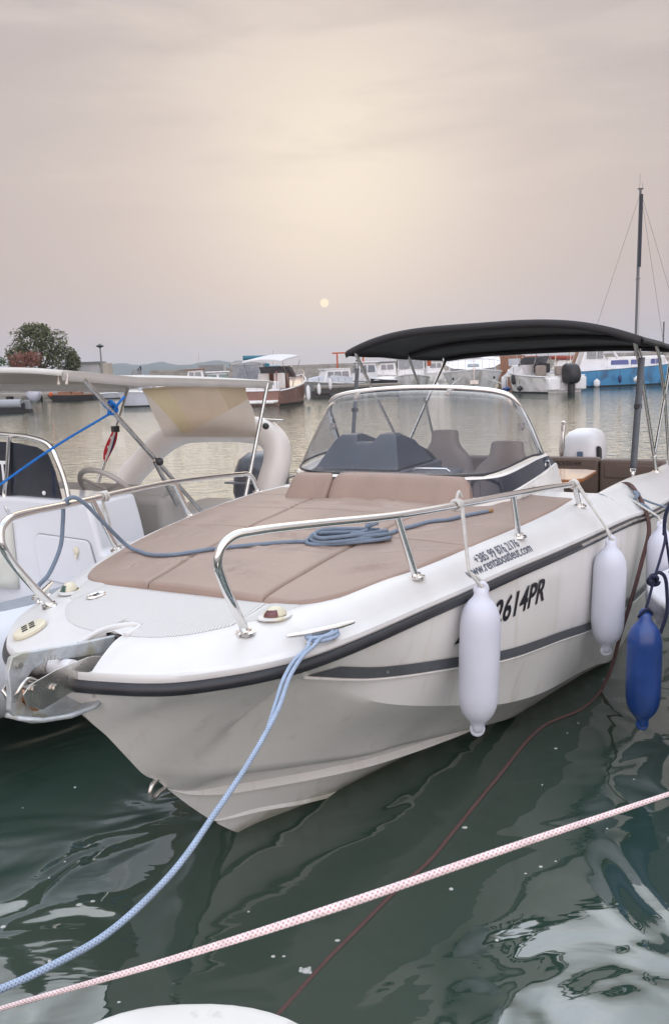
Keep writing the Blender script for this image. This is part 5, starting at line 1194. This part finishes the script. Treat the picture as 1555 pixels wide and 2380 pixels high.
rail_far(b, sc_, .5, .99, .75, 7, .12); part(b, 'anchor_roller', steel, lambda m: (m.box((4.15, 0, 1.6), (.6, .16, .16)), m.tube([(4.35, 0, 1.65), (4.4, 0, .75)], .07, 8), m.box((4.4, 0, .70), (.18, .55, .25)))); part(b, 'hull_port', dark_hull, lambda m: m.ell((2.7, 1.42, .95), (.2, .08, .10), 12, 6)); part(b, 'hull_port', dark_hull, lambda m: m.ell((2.7, -1.42, .95), (.2, .08, .10), 12, 6)); part(b, 'deck_hatch', win_grey, lambda m: m.box((1.9, 0, 1.84), (.7, .8, .06), ry=.22), .02)
for sgn, lb in ((1, 'thin mooring line from the right bow of the express cruiser'), (-1, 'thin mooring line from the left bow of the express cruiser')):
    x, y, z = at(1106+sgn*28, 878, 58.5); rope('bow_line', [(x, y, z), (x+sgn*.9, y-1.5, .5), (x+sgn*1.3, y-2.2, -.1)], .03, white_rope, None, n=6, label=lb, cat='rope', group='bow lines of the express cruiser')
far_fender(1179, 870, 905, 57, .22, white_paint, 'white fender between the express cruiser and the open boat'); far_fender(1184, 895, 909, 56.6, .3, blue_vinyl, 'round blue fender floating beside the express cruiser bow')

# wooden cabin boat behind
b = far('wooden_boat', 'varnished wooden cabin boat half hidden behind the open boat', 'motorboat', 1192, 72, 85); hull_far(b, 6.5, 2.6, 1.4, 1.1, wood, band=white_paint); house(b, 'cabin', wood, -2.0, 1.4, 1.15, 1.1, 2.5, .5, .1); part(b, 'aft_window', cover_b, lambda m: m.box((-1.97, -.1, 1.95), (.08, .95, .6)), .01); house(b, 'wheelhouse', hull_g, -.6, 1.0, .9, 2.5, 3.2, .4, .05); part(b, 'roof_rack', white_paint, lambda m: (m.box((.2, 0, 3.6), (1.6, 1.6, .06)), [m.tube([(.2+a, c, 3.1), (.2+a, c, 3.85)], .03, 5) for a in (-.7, .7) for c in (-.7, 0, .7)]))

# open boat with taupe bimini and black outboard, stern towards us
b = far('open_motorboat', 'white open motorboat with taupe bimini and big black outboard lying stern on', 'motorboat', 1250, 54, 112); sc_ = hull_far(b, 6.0, 2.9, 1.45, 1.0, hull_w_, .82, band=white_paint, boot=black_pl)
part(b, 'transom_step', white_paint, lambda m: (m.box((-3.1, .95, .55), (.4, .85, .75)), m.box((-3.1, -.95, .55), (.4, .85, .75)), m.box((-2.9, 0, .35), (.3, 1.2, .5))), .06); part(b, 'aft_seat', seat_vinyl, lambda m: m.box((-1.6, .75, 1.35), (.25, .75, .7)), .12); part(b, 'aft_seat', seat_vinyl, lambda m: m.box((-1.6, -.65, 1.3), (.25, .7, .6)), .12); part(b, 'helm_console', dark_hull, lambda m: m.box((-.4, -.2, 1.5), (.5, 1.0, .6)), .1); house(b, 'cuddy', white_paint, .0, 2.2, 1.1, 1.0, 1.75, .9, .1)
part(b, 'windscreen', win_grey, lambda m: m.grid([[(.3+.5*math.cos(a), 1.1*math.sin(a), 1.7) for a in np.linspace(-1.4, 1.4, 9)], [(-.1+.4*math.cos(a), 1.0*math.sin(a), 2.2) for a in np.linspace(-1.4, 1.4, 9)]])); bimini_far(b, bim_g, -2.0, .6, 1.25, 2.55, 2.75, [(-1.2, 1.0, -1.9), (-.8, 1.0, .5)], .28); outboard(b, (-3.45, -.12, .55), 2.1, black_pl); part(b, 'screen_arch', steel, lambda m: m.tube([(-.1+.4*math.cos(a), 1.02*math.sin(a), 2.22) for a in np.linspace(-1.5, 1.5, 12)], .03, 6))
far_fender(1200, 866, 893, 54.0, .17, dark_hull, 'black fender at the left quarter of the open motorboat'); far_fender(1214, 893, 908, 53, .2, dark_hull, 'round black fender low beside the open motorboat transom')

# blue cabin boat
b = far('blue_cabin_boat', 'blue hulled cabin boat with white wheelhouse behind the bimini pole', 'cabin boat', 1447, 61.5, 2); sc_ = hull_far(b, 10.2, 3.0, 1.62, 1.12, hull_b, .9, band=white_paint, boot=black_pl, full=.55)
house(b, 'wheelhouse', white_paint, -3.6, -1.0, 1.2, 1.1, 2.95, 1.1, .7, .9); side_windows(b, win_grey, [(-2.95, -2.25), (-2.15, -1.75)], 1.2, 2.0, 2.75, .95, .91); house(b, 'trunk_cabin', white_paint, -1.5, 3.2, 1.15, 1.15, 2.05, .5, .1, .92); side_windows(b, pm('blue_window', (.04, .07, .26), .15, coat=.4), [(-1.2, .1), (.25, 1.0), (1.7, 2.5)], 1.15, 1.5, 1.82, .965, .945); part(b, 'roof', white_paint, lambda m: m.box((-2.45, 0, 3.02), (2.2, 2.3, .12)), .04); part(b, 'roof_edge', white_paint, lambda m: m.tube([(-1.45, -1.05, 3.0), (-.75, -1.1, 2.05)], .10, 8)); part(b, 'wood_door', wood, lambda m: m.box((-3.75, -.9, 1.95), (.10, .5, 1.4), ry=.35)); part(b, 'aft_post', steel, lambda m: (m.tube([(-4.2, -1.2, 1.1), (-4.0, -1.1, 3.0)], .03, 6), m.tube([(-4.6, 1.2, 1.1), (-4.4, 1.1, 3.0)], .03, 6), m.tube([(-4.6, -1.1, 3.0), (-2.6, -1.1, 3.1)], .03, 6)))
rail_far(b, sc_, .62, .98, .45)
for px, y0, y1, mt, l, r_ in ((1346, 875, 898, dark_hull, 'black fender nearest the stern of the blue cabin boat', .16), (1391, 878, 899, white_paint, 'round white fender on the blue cabin boat, left of the bimini pole', .22), (1444, 869, 889, pm('navy_fender', (.02, .04, .13), .5), 'navy fender on the blue cabin boat below its windows', .13), (1482, 872, 888, white_paint, 'round white fender on the blue cabin boat beside the bimini strap', .2)):
    far_fender(px, y0, y1, 59.6, r_, mt, l)
# red-covered launch behind
b = far('covered_launch', 'small launch with faded red cover behind the open motorboat', 'launch', 1325, 72, 180); hull_far(b, 4.2, 1.8, 1.3, 1.1, hull_w_); part(b, 'red_cover', pm('faded_red_cover', (.30, .06, .04), .8), lambda m: m.box((0, 0, 2.15), (3.0, 1.5, .3), ry=-.05), .08); house(b, 'cabin', hull_w_, -1.2, 1.3, .75, 1.1, 2.0, .3)

# a second row of small boats along the far wall
for px, Y, hd, rc, lb in ((640, 104, 175, teal, 'small far boat with a teal roof moored against the harbour wall'), (905, 100, 190, hull_g, 'small far boat with a dark grey roof moored against the harbour wall'), (1020, 106, 10, white_paint, 'small far boat with a plain white roof between the pilothouse boat and the cruiser'), (1228, 102, 170, orange, 'small far boat with an orange roof behind the open motorboat'), (470, 108, 185, wood, 'small far boat with a wooden roof beside the louvred shed')):
    b = far('day_boat', lb, 'motorboat', px, Y, hd, 'second row of boats along the harbour wall'); hull_far(b, 5.2, 2.1, 1.3, 1.0, hull_w_, band=white_paint); house(b, 'cabin', white_paint, -1.2, 1.1, .85, 1.0, 2.5, .4, .1); side_windows(b, win_grey, [(-.9, -.1), (0, .6)], .85, 1.7, 2.25, .93, .88); part(b, 'roof', rc, lambda m: m.box((-.1, 0, 2.58), (2.6, 1.8, .14)), .04); part(b, 'aerial', steel, lambda m: m.tube([(-.6, .2, 2.6), (-.7, .2, 4.6)], .025, 5))

# sailing boat: tall bare mast, boom, stays
b = far('sailing_boat', 'sailing boat whose tall dark mast rises above the black bimini', 'sailing boat', 1478, 75, 4); sc_ = hull_far(b, 9.5, 3.0, 1.5, 1.2, white_paint, .85, band=hull_g); house(b, 'coachroof', white_paint, -1.8, 2.2, 1.0, 1.2, 1.85, .6, .2)
mast_m = pm('mast_grey', (.11, .115, .125), .45, .2, var=.08); part(b, 'mast', mast_m, lambda m: m.tube([(0, 0, 1.5), (.05, 0, 9.0), (.12, 0, 16.1)], [.11, .11, .10], 10), 0, 60); part(b, 'furled_sail', pm('black_sail_cover', (.025, .028, .04), .7), lambda m: m.tube([(.14, -.04, 9.7), (.19, -.04, 15.7)], .15, 10), 0, 60); part(b, 'boom', bim_w, lambda m: m.tube([(.3, 0, 2.9), (-4.2, 0, 2.75)], .2, 10), 0, 60)
for nm, p in (('forestay', (5.0, 0, 1.6)), ('backstay', (-4.7, 0, 1.3)), ('shroud', (2.2, -1.4, 1.4)), ('shroud', (.9, 1.4, 1.4))): part(b, nm, black_pl, lambda m: m.tube([(.14, 0, 15.9), p], .013, 5))
part(b, 'masthead', black_pl, lambda m: (m.box((.12, 0, 16.15), (.45, .12, .10)), m.tube([(.05, 0, 16.15), (.05, 0, 17.4)], .012, 5), m.tube([(.28, 0, 16.1), (.28, 0, 16.7)], .012, 5))); part(b, 'spreader', mast_m, lambda m: m.tube([(.08, -.5, 8.7), (.08, .5, 8.7)], .03, 6))
b = far('small_sailing_boat', 'smaller sailing boat with a short mast at the far right', 'sailing boat', 1541, 90, 10); hull_far(b, 6.5, 2.2, 1.2, 1.0, hull_w_); part(b, 'mast', mast_m, lambda m: m.tube([(0, 0, 1), (.02, 0, 5.6)], .08, 8)); part(b, 'coachroof', white_paint, lambda m: m.box((0, 0, 1.2), (3, 1.5, .5)), .1)
# yachts behind the canopy
b = far('flybridge_yacht', 'distant grey flybridge yacht in front of the hills', 'yacht', 332, 112, 170); hull_far(b, 4.2, 2.2, 1.6, 1.4, hull_w_); house(b, 'cabin', hull_w_, -1.2, 1.0, .9, 1.4, 2.2, .5); house(b, 'flybridge', hull_g, -.9, .3, .7, 2.2, 2.9, .4); part(b, 'radar_arch', dark_hull, lambda m: m.tube([(-.8, -.6, 2.8), (-1.0, 0, 3.3), (-.8, .6, 2.8)], .08, 6))
b = far('upturned_boat', 'pale upturned boat on the quay beside the shed', 'dinghy', 250, 104, 0, None); part(b, 'upturned_hull', hull_w_, lambda m: m.ell((0, 0, 2.45), (1.9, .8, .65), 18, 6, 0, .5), 0, 60)

# ------------------------------------------------------------------ quay, shed, lamp, trees, hills
q = tag(part(None, 'harbour_wall', concrete, lambda m: (m.box((14, 128, .9), (82, 6, 3.7)), m.box((14, 125.2, 2.62), (82, .5, .35)))), 'long grey concrete harbour wall closing the basin behind the boats', 'wall')
nq = tag(part(None, 'near_quay', concrete, lambda m: m.box((0, -15.2, .2), (70, 31, 1.1)), .03), kind='structure')
g_ = tag(part(None, 'quay', concrete, lambda m: m.box((-60, 110, .6), (72, 26, 2.2))), kind='structure')
sh_ = empty('louvred_shed', 'grey shed with fine horizontal louvres behind the green windowed cabin boat', 'shed', (-16.5, 116, 0)); part(sh_, 'shed_wall', metal_w, lambda m: m.box((0, 0, 1.6), (3.5, 2.5, 3.2)))
part(sh_, 'louvres', pm('dark_louvre', (.16, .165, .18), .5), lambda m: [m.box((0, -1.27, 2.0+.16*i), (3.46, .07, .07)) for i in range(8)]); part(sh_, 'shed_base', float_d, lambda m: m.box((0, -1.29, 1.35), (3.56, .1, .95)))
k = empty('kiosk', 'low grey kiosk with flat roof right of the trees', 'kiosk', (-27.9, 100, 0)); part(k, 'kiosk_wall', metal_w, lambda m: (m.box((-.35, 0, 2.7), (2.5, 2.2, 2.1)))); part(k, 'kiosk_end', pm('kiosk_cream', (.42, .38, .32), .7), lambda m: m.box((1.3, 0, 2.65), (.9, 2.1, 2.0))); part(k, 'roof', hull_g, lambda m: m.box((-.4, -.1, 3.80), (2.9, 2.6, .14))); part(k, 'corner_post', steel, lambda m: m.box((-1.55, -1.2, 2.7), (.12, .12, 2.1))); part(k, 'corner_post', steel, lambda m: m.box((.9, -1.15, 2.7), (.1, .1, 2.1)))
lp = empty('lamp_post', 'slim lamp post with a flat round head above the kiosk', 'lamp', (-25.8, 95, 0)); part(lp, 'pole', hull_g, lambda m: m.tube([(0, 0, 1), (0, 0, 5.45)], [.11, .085], 8)); part(lp, 'lamp_head', dark_hull, lambda m: m.lathe([(.08, 5.25), (.42, 5.42), (.46, 5.48), (.2, 5.6), (.05, 5.72)], n=16))

leaf_g = pm('leaf_green', (.115, .125, .062), .8, var=.45, vs=.9); leaf_d = pm('leaf_dark', (.052, .066, .030), .8, var=.4, vs=.9); leaf_p = pm('blossom_pink', (.30, .13, .12), .8, var=.35, vs=1.5); leaf_o = pm('blossom_rust', (.22, .10, .06), .8, var=.35, vs=1.5); bark = pm('bark', (.09, .07, .055), .9)
def tree(name, label, cat, base, blobs, n, mats, size, trunk=True, group=None):
    o = empty(name, label, cat, base, 0, group); m = MB()
    for i in range(n):
        c, r = blobs[i % len(blobs)]; c = np.array(c, float)
        v = rng.normal(size=3); v /= np.linalg.norm(v); rad = rng.uniform(.35, 1.0)**.45; p = c+v*np.array(r)*rad*(1+.34*math.sin(7*v[0]+3*v[2])*math.cos(5*v[1]))
        u = rng.normal(size=3); u /= np.linalg.norm(u); w = np.cross(u, rng.normal(size=3)); w /= np.linalg.norm(w); l = size*rng.uniform(.6, 1.5); k_ = l*.38
        m.mat(int(rng.integers(len(mats)))); m.add([p-u*l, p-w*k_, p+u*l, p+w*k_], [(0, 1, 2, 3)])
    m.build('crown', mats, o, smooth=0, fix=False)
    if trunk:
        m = MB(); m.tube([(0, 0, 0), (.1, 0, 1.2), (0, .1, 2.6)], [.28, .2, .12], 8)
        for a in range(6): ang = a*1.05; m.tube([(.05, 0, 1.0+.2*a), (1.2*math.cos(ang), 1.0*math.sin(ang), 2.6+.2*a), (2.3*math.cos(ang), 1.8*math.sin(ang), 4.0)], [.13, .08, .03], 6)
        m.build('trunk', bark, o, smooth=60)
    return o
tree('tamarisk_tree', 'large olive green tree on the quay at the far left', 'tree', (-31.6, 92, 1.6), [((0, 0, 3.0), (2.9, 2.4, 1.9)), ((-.6, 0, 4.6), (2.2, 2, 1.6)), ((1.2, 0, 4.2), (1.8, 2, 1.5)), ((2.4, 0, 2.4), (1.6, 1.5, 1.5)), ((-2.3, 0, 2.6), (1.3, 1.5, 1.6)), ((-.2, 0, 5.6), (1.5, 1.2, .8)), ((3.4, .3, 2.0), (.7, .8, 1.3))], 6200, [leaf_g, leaf_d, leaf_g], .17)
tree('oleander', 'pink and rust flowering shrub in front of the big tree', 'shrub', (-32.0, 88.5, 1.2), [((0, 0, 2.4), (1.3, 1, 1.3)), ((.9, 0, 3.0), (.9, .8, .75)), ((-.7, 0, 2.8), (1.0, .8, .8)), ((0, 0, 1.0), (1.1, .9, 1.0))], 3600, [leaf_p, leaf_o, leaf_o], .10, False)
pt = empty('palm', 'small palm with arching fronds beside the pink shrub', 'palm', (-34.9, 87, 2.2)); m = MB()
for i in range(26):
    a = i*2.4; r_ = 1.6+.3*math.sin(i); top = 1.9+.5*math.cos(i*1.7); pth = [(r_*t*math.cos(a), r_*t*math.sin(a), .8+top*t*(1.25-t)*1.6) for t in np.linspace(0, 1, 9)]
    for p, q_ in zip(pth[1:-1], pth[2:]):
        for sg in (1, -1): m.add([p, (p[0]-sg*.35*math.sin(a), p[1]+sg*.35*math.cos(a), p[2]-.25), q_], [(0, 1, 2)])
m.build('fronds', pm('palm_green', (.055, .085, .04), .6, var=.3, vs=2), pt, smooth=0, fix=False); part(pt, 'trunk', bark, lambda mm: mm.tube([(0, 0, -.6), (0, 0, .95)], .22, 8))
tree('edge_shrub', 'sliver of a grey green shrub at the left edge', 'shrub', (-38.0, 92, 1.4), [((0, 0, 2.9), (1.2, 1, 1.3)), ((0, 0, 1.2), (.9, .8, 1.2))], 1500, [leaf_g, leaf_d], .14, False)
rd = [(-1900, 30), (-1500, 55), (-1200, 38), (-900, 46), (-752, 27.6), (-662, 40.5), (-618, 45), (-561.5, 36.7), (-516.8, 42.5), (-500, 44.4), (-448, 32.5), (-403.5, 34.6), (-346, 43.7), (-314.6, 38.8), (-289.6, 34.2), (-280.4, 38.8), (-264, 39.4), (-239, 31), (-170, 19.8), (-94, 14.5), (-18, 14.2), (83, 10.4), (159, 5.1), (286, 4.2), (412, 4.5), (666, 3), (990, 3), (1500, 8)]
m = MB(); X = [r_[0] for r_ in rd]; xs_ = np.arange(-1900, 1500, 12.0); zz = np.interp(xs_, X, [r_[1] for r_ in rd])+.8*np.sin(xs_*.11)+.6*np.sin(xs_*.29+1)
m.grid([[(x, 2500-330*(1-t)+0*z, -2+(z+2)*math.sin(t*PI/2)**.8) for x, z in zip(xs_, zz)] for t in np.linspace(0, 1, 8)]+[[(x, 2500+400*t, -2+(z+2)*(1-t)) for x, z in zip(xs_, zz)] for t in (.3, .7, 1)])
hl = m.build('hills', pm('hill_scrub', (.055, .068, .055), .95, var=.3, vs=.02), None, smooth=60, fix=False); tag(hl, kind='structure')

# hazy air over the bay: one closed box round everything
hz = bpy.data.materials.new('haze'); hz.use_nodes = True; nt = hz.node_tree; N = nt.nodes; N.clear(); o_ = N.new('ShaderNodeOutputMaterial'); v = N.new('ShaderNodeVolumePrincipled'); v.inputs['Density'].default_value = .00024; v.inputs['Color'].default_value = (.76, .85, 1, 1); v.inputs['Anisotropy'].default_value = .3; nt.links.new(v.outputs[0], o_.inputs['Volume'])
m = MB(); m.box((-200, 1420, 34), (3900, 3100, 76)); ho = m.build('haze', hz, None, smooth=0); tag(ho, kind='stuff')

# ------------------------------------------------------------------ sky, sun, water
wd = bpy.data.worlds.new('World'); S.world = wd; wd.use_nodes = True
nt = wd.node_tree; N = nt.nodes; L = nt.links; N.clear()
SUN_EL, SUN_AZ = math.atan2(79.2-CAMH, 1000), math.atan2(-7.4, 1000)
SUND = Vector((math.sin(SUN_AZ)*math.cos(SUN_EL), math.cos(SUN_AZ)*math.cos(SUN_EL), math.sin(SUN_EL)))
out = N.new('ShaderNodeOutputWorld'); bg = N.new('ShaderNodeBackground'); L.new(bg.outputs[0], out.inputs[0])
tc = N.new('ShaderNodeTexCoord'); sep = N.new('ShaderNodeSeparateXYZ'); L.new(tc.outputs['Generated'], sep.inputs[0])
def math_(op, a=None, b=None, c=None):
    n = N.new('ShaderNodeMath'); n.operation = op
    for i, v in enumerate((a, b, c)):
        if v is None: continue
        if isinstance(v, (int, float)): n.inputs[i].default_value = v
        else: L.new(v, n.inputs[i])
    return n.outputs[0]
def dot_(v):
    n = N.new('ShaderNodeVectorMath'); n.operation = 'DOT_PRODUCT'; L.new(tc.outputs['Generated'], n.inputs[0]); n.inputs[1].default_value = v; return n.outputs['Value']
def mixc(f, a, b, mode='MIX'):
    n = N.new('ShaderNodeMix'); n.data_type = 'RGBA'; n.blend_type = mode; n.clamp_factor = True
    for i, v in (('Factor', f), ('A', a), ('B', b)):
        if isinstance(v, (int, float)): n.inputs[i].default_value = v
        elif isinstance(v, tuple): n.inputs[i].default_value = (*v, 1)
        else: L.new(v, n.inputs[i])
    return n.outputs['Result']
rmp = N.new('ShaderNodeValToRGB'); e = rmp.color_ramp.elements
stops = [(0, srgb('#bdb2b4')), (.04, srgb('#bcb0b2')), (.10, srgb('#bdafab')), (.20, srgb('#c0b3ae')), (.33, srgb('#b9aeac')), (.44, srgb('#b3aaab')), (.60, srgb('#bcc0c6')), (1, srgb('#b4bfd0'))]
e[0].position, e[0].color = stops[0][0], (*stops[0][1], 1); e[1].position, e[1].color = stops[-1][0], (*stops[-1][1], 1)
for p, c in stops[1:-1]: x = e.new(p); x.color = (*c, 1)
L.new(sep.outputs['Z'], rmp.inputs[0]); col = rmp.outputs[0]
# warm glow of the veiled sun
gd = Vector((9.8, 1000, 225)).normalized(); d = dot_(gd)
gl = math_('POWER', math_('MAXIMUM', d, 0), 32); gl2 = math_('POWER', math_('MAXIMUM', d, 0), 140)
warm = mixc(math_('MULTIPLY', gl, .80), col, srgb('#e5d6c8')); col2 = mixc(math_('MULTIPLY', gl2, .6), warm, srgb('#f3e5d0'))
# thin cloud streaks
mp = N.new('ShaderNodeMapping'); mp.inputs['Scale'].default_value = (1.5, 1.0, 7.5); mp.inputs['Rotation'].default_value = (0, R(-9), 0); L.new(tc.outputs['Generated'], mp.inputs[0])
ns1 = N.new('ShaderNodeTexNoise'); ns1.inputs['Scale'].default_value = 3.1; ns1.inputs['Detail'].default_value = 7; ns1.inputs['Roughness'].default_value = .55; ns1.inputs['Distortion'].default_value = .5; L.new(mp.outputs[0], ns1.inputs['Vector'])
mrn = N.new('ShaderNodeMapRange'); mrn.inputs['From Min'].default_value = .48; mrn.inputs['From Max'].default_value = .72; L.new(ns1.outputs['Fac'], mrn.inputs[0])
hi = N.new('ShaderNodeMapRange'); hi.inputs['From Min'].default_value = .12; hi.inputs['From Max'].default_value = .36; L.new(sep.outputs['Z'], hi.inputs[0])
cl = math_('MULTIPLY', mrn.outputs[0], hi.outputs[0])
col3 = mixc(math_('MULTIPLY', cl, .42), col2, srgb('#b0a5a3'))
mrn2 = N.new('ShaderNodeMapRange'); mrn2.inputs['From Min'].default_value = .47; mrn2.inputs['From Max'].default_value = .30; L.new(ns1.outputs['Fac'], mrn2.inputs[0])
col4 = mixc(math_('MULTIPLY', math_('MULTIPLY', mrn2.outputs[0], hi.outputs[0]), .30), col3, srgb('#e6dac9'))
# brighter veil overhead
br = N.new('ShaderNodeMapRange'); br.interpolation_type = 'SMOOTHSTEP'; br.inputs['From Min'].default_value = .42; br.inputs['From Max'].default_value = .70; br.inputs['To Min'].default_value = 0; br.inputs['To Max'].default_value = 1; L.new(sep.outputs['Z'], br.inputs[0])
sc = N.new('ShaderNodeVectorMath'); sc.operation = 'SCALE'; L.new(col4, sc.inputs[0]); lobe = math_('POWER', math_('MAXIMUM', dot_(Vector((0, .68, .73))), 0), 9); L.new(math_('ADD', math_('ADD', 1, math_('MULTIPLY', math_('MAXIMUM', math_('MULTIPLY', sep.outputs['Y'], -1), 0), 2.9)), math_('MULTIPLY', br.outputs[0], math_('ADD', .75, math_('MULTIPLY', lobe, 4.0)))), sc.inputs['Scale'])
# Nishita part of the light
sk = N.new('ShaderNodeTexSky'); sk.sky_type = 'NISHITA'; sk.sun_disc = False; sk.sun_elevation = SUN_EL; sk.sun_rotation = SUN_AZ; sk.dust_density = 6; sk.air_density = 1.2
sks = N.new('ShaderNodeVectorMath'); sks.operation = 'SCALE'; sks.inputs['Scale'].default_value = .05; L.new(sk.outputs[0], sks.inputs[0])
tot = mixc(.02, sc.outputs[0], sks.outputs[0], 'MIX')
# the pale sun disc seen through the veil
sd = dot_(SUND); dm = N.new('ShaderNodeMapRange'); dm.inputs['From Min'].default_value = math.cos(R(.315)); dm.inputs['From Max'].default_value = math.cos(R(.25)); L.new(sd, dm.inputs[0])
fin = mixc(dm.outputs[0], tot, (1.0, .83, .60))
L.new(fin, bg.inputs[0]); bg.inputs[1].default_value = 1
ld = bpy.data.lights.new('sun', 'SUN'); ld.energy = .5; ld.angle = R(46); ld.color = (1, .86, .68); lo = bpy.data.objects.new('sun', ld); COL.objects.link(lo)
lo.rotation_euler = (-SUND).to_track_quat('-Z', 'Y').to_euler(); lo.location = (0, 50, 60)

wm = bpy.data.materials.new('harbour_water'); wm.use_nodes = True; nt = wm.node_tree; N = nt.nodes; L = nt.links; N.clear()
o = N.new('ShaderNodeOutputMaterial'); tc = N.new('ShaderNodeTexCoord')
def noise(scale, stretch, detail=2, dist=0, rot=0, rough=.5):
    mp = N.new('ShaderNodeMapping'); mp.inputs['Scale'].default_value = (*stretch, 1); mp.inputs['Rotation'].default_value = (0, 0, rot); L.new(tc.outputs['Object'], mp.inputs[0])
    n = N.new('ShaderNodeTexNoise'); n.inputs['Scale'].default_value = scale; n.inputs['Detail'].default_value = detail; n.inputs['Distortion'].default_value = dist; n.inputs['Roughness'].default_value = rough; L.new(mp.outputs[0], n.inputs['Vector']); return n.outputs['Fac']
big = noise(1.5, (1, 1), 1.5, 1.2, .4); mid = noise(2.6, (.55, 1.15), 3, .6, .15); rip = noise(5.5, (.5, 1.3), 3, .4, .1)
sep = N.new('ShaderNodeSeparateXYZ'); L.new(tc.outputs['Object'], sep.inputs[0])
mk = N.new('ShaderNodeMapRange'); mk.interpolation_type = 'SMOOTHSTEP'; mk.inputs['From Min'].default_value = 5.5; mk.inputs['From Max'].default_value = 14; L.new(sep.outputs['Y'], mk.inputs[0])
inv = N.new('ShaderNodeMath'); inv.operation = 'SUBTRACT'; inv.inputs[0].default_value = 1; L.new(mk.outputs[0], inv.inputs[1])
def mul(a, k):
    n = N.new('ShaderNodeMath'); n.operation = 'MULTIPLY'; L.new(a, n.inputs[0])
    if isinstance(k, (int, float)): n.inputs[1].default_value = k
    else: L.new(k, n.inputs[1])
    return n.outputs[0]
def add(a, b):
    n = N.new('ShaderNodeMath'); n.operation = 'ADD'; L.new(a, n.inputs[0]); L.new(b, n.inputs[1]); return n.outputs[0]
H = add(mul(mul(big, inv.outputs[0]), .045), add(mul(mul(mid, mk.outputs[0]), .021), mul(mul(rip, mk.outputs[0]), .017)))
H = add(H, mul(mul(rip, inv.outputs[0]), .0022))
bp = N.new('ShaderNodeBump'); bp.inputs['Distance'].default_value = 1; bp.inputs['Strength'].default_value = 1; L.new(H, bp.inputs['Height'])
fr = N.new('ShaderNodeFresnel'); fr.inputs[0].default_value = 2.3; L.new(bp.outputs[0], fr.inputs['Normal'])
g = N.new('ShaderNodeBsdfGlossy'); g.inputs['Roughness'].default_value = .015; L.new(bp.outputs[0], g.inputs['Normal'])
df = N.new('ShaderNodeBsdfDiffuse'); df.inputs[0].default_value = (.052, .100, .074, 1); tr = N.new('ShaderNodeBsdfTransparent'); tr.inputs[0].default_value = (.30, .42, .36, 1)
m1 = N.new('ShaderNodeMixShader'); m1.inputs[0].default_value = .45; L.new(df.outputs[0], m1.inputs[1]); L.new(tr.outputs[0], m1.inputs[2])
m2 = N.new('ShaderNodeMixShader'); L.new(fr.outputs[0], m2.inputs[0]); L.new(m1.outputs[0], m2.inputs[1]); L.new(g.outputs[0], m2.inputs[2]); L.new(m2.outputs[0], o.inputs[0])
m = MB(); m.add([(-6000, -200, 0), (6000, -200, 0), (6000, 9000, 0), (-6000, 9000, 0)], [(0, 1, 2, 3)]); wo = m.build('water', wm, None, smooth=0, fix=False); tag(wo, kind='structure')
m = MB(); m.add([(-400, -200, -2.6), (400, -200, -2.6), (400, 400, -2.6), (-400, 400, -2.6)], [(0, 1, 2, 3)]); so = m.build('seabed', pm('mud', (.05, .075, .045), .9, var=.3, vs=.8), None, smooth=0, fix=False); tag(so, kind='structure')

# floating specks and bubbles
m = MB(); r2 = random.Random(5)
for i in range(75):
    x = r2.uniform(-1.6, 2.6); y = r2.uniform(1.6, 4.6); q = (Vector((x, y, 0))-Vector((BX, BY, 0))); s_, w_ = q.dot(BD), q.dot(BQ)
    if s_ > .5 and abs(w_) < line_C(min(s_, 6.4))[0] and w_ > -1.2: continue
    r_ = r2.choice([.003, .004, .004, .006, .008, .013 if x < .2 else .006])
    m.ell((x, y, .0005), (r_*r2.uniform(1, 1.6), r_, r_*.5), 8, 4, 0, .5)
    if r_ > .01:
        for k in range(5): m.ell((x+r2.uniform(-1, 1)*r_*1.5, y+r2.uniform(-1, 1)*r_, .0005), (r_*.5, r_*.45, r_*.3), 8, 4, 0, .5)
tag(m.build('water_specks', pm('foam_specks', (.55, .56, .54), .4), None, smooth=60), kind='stuff')
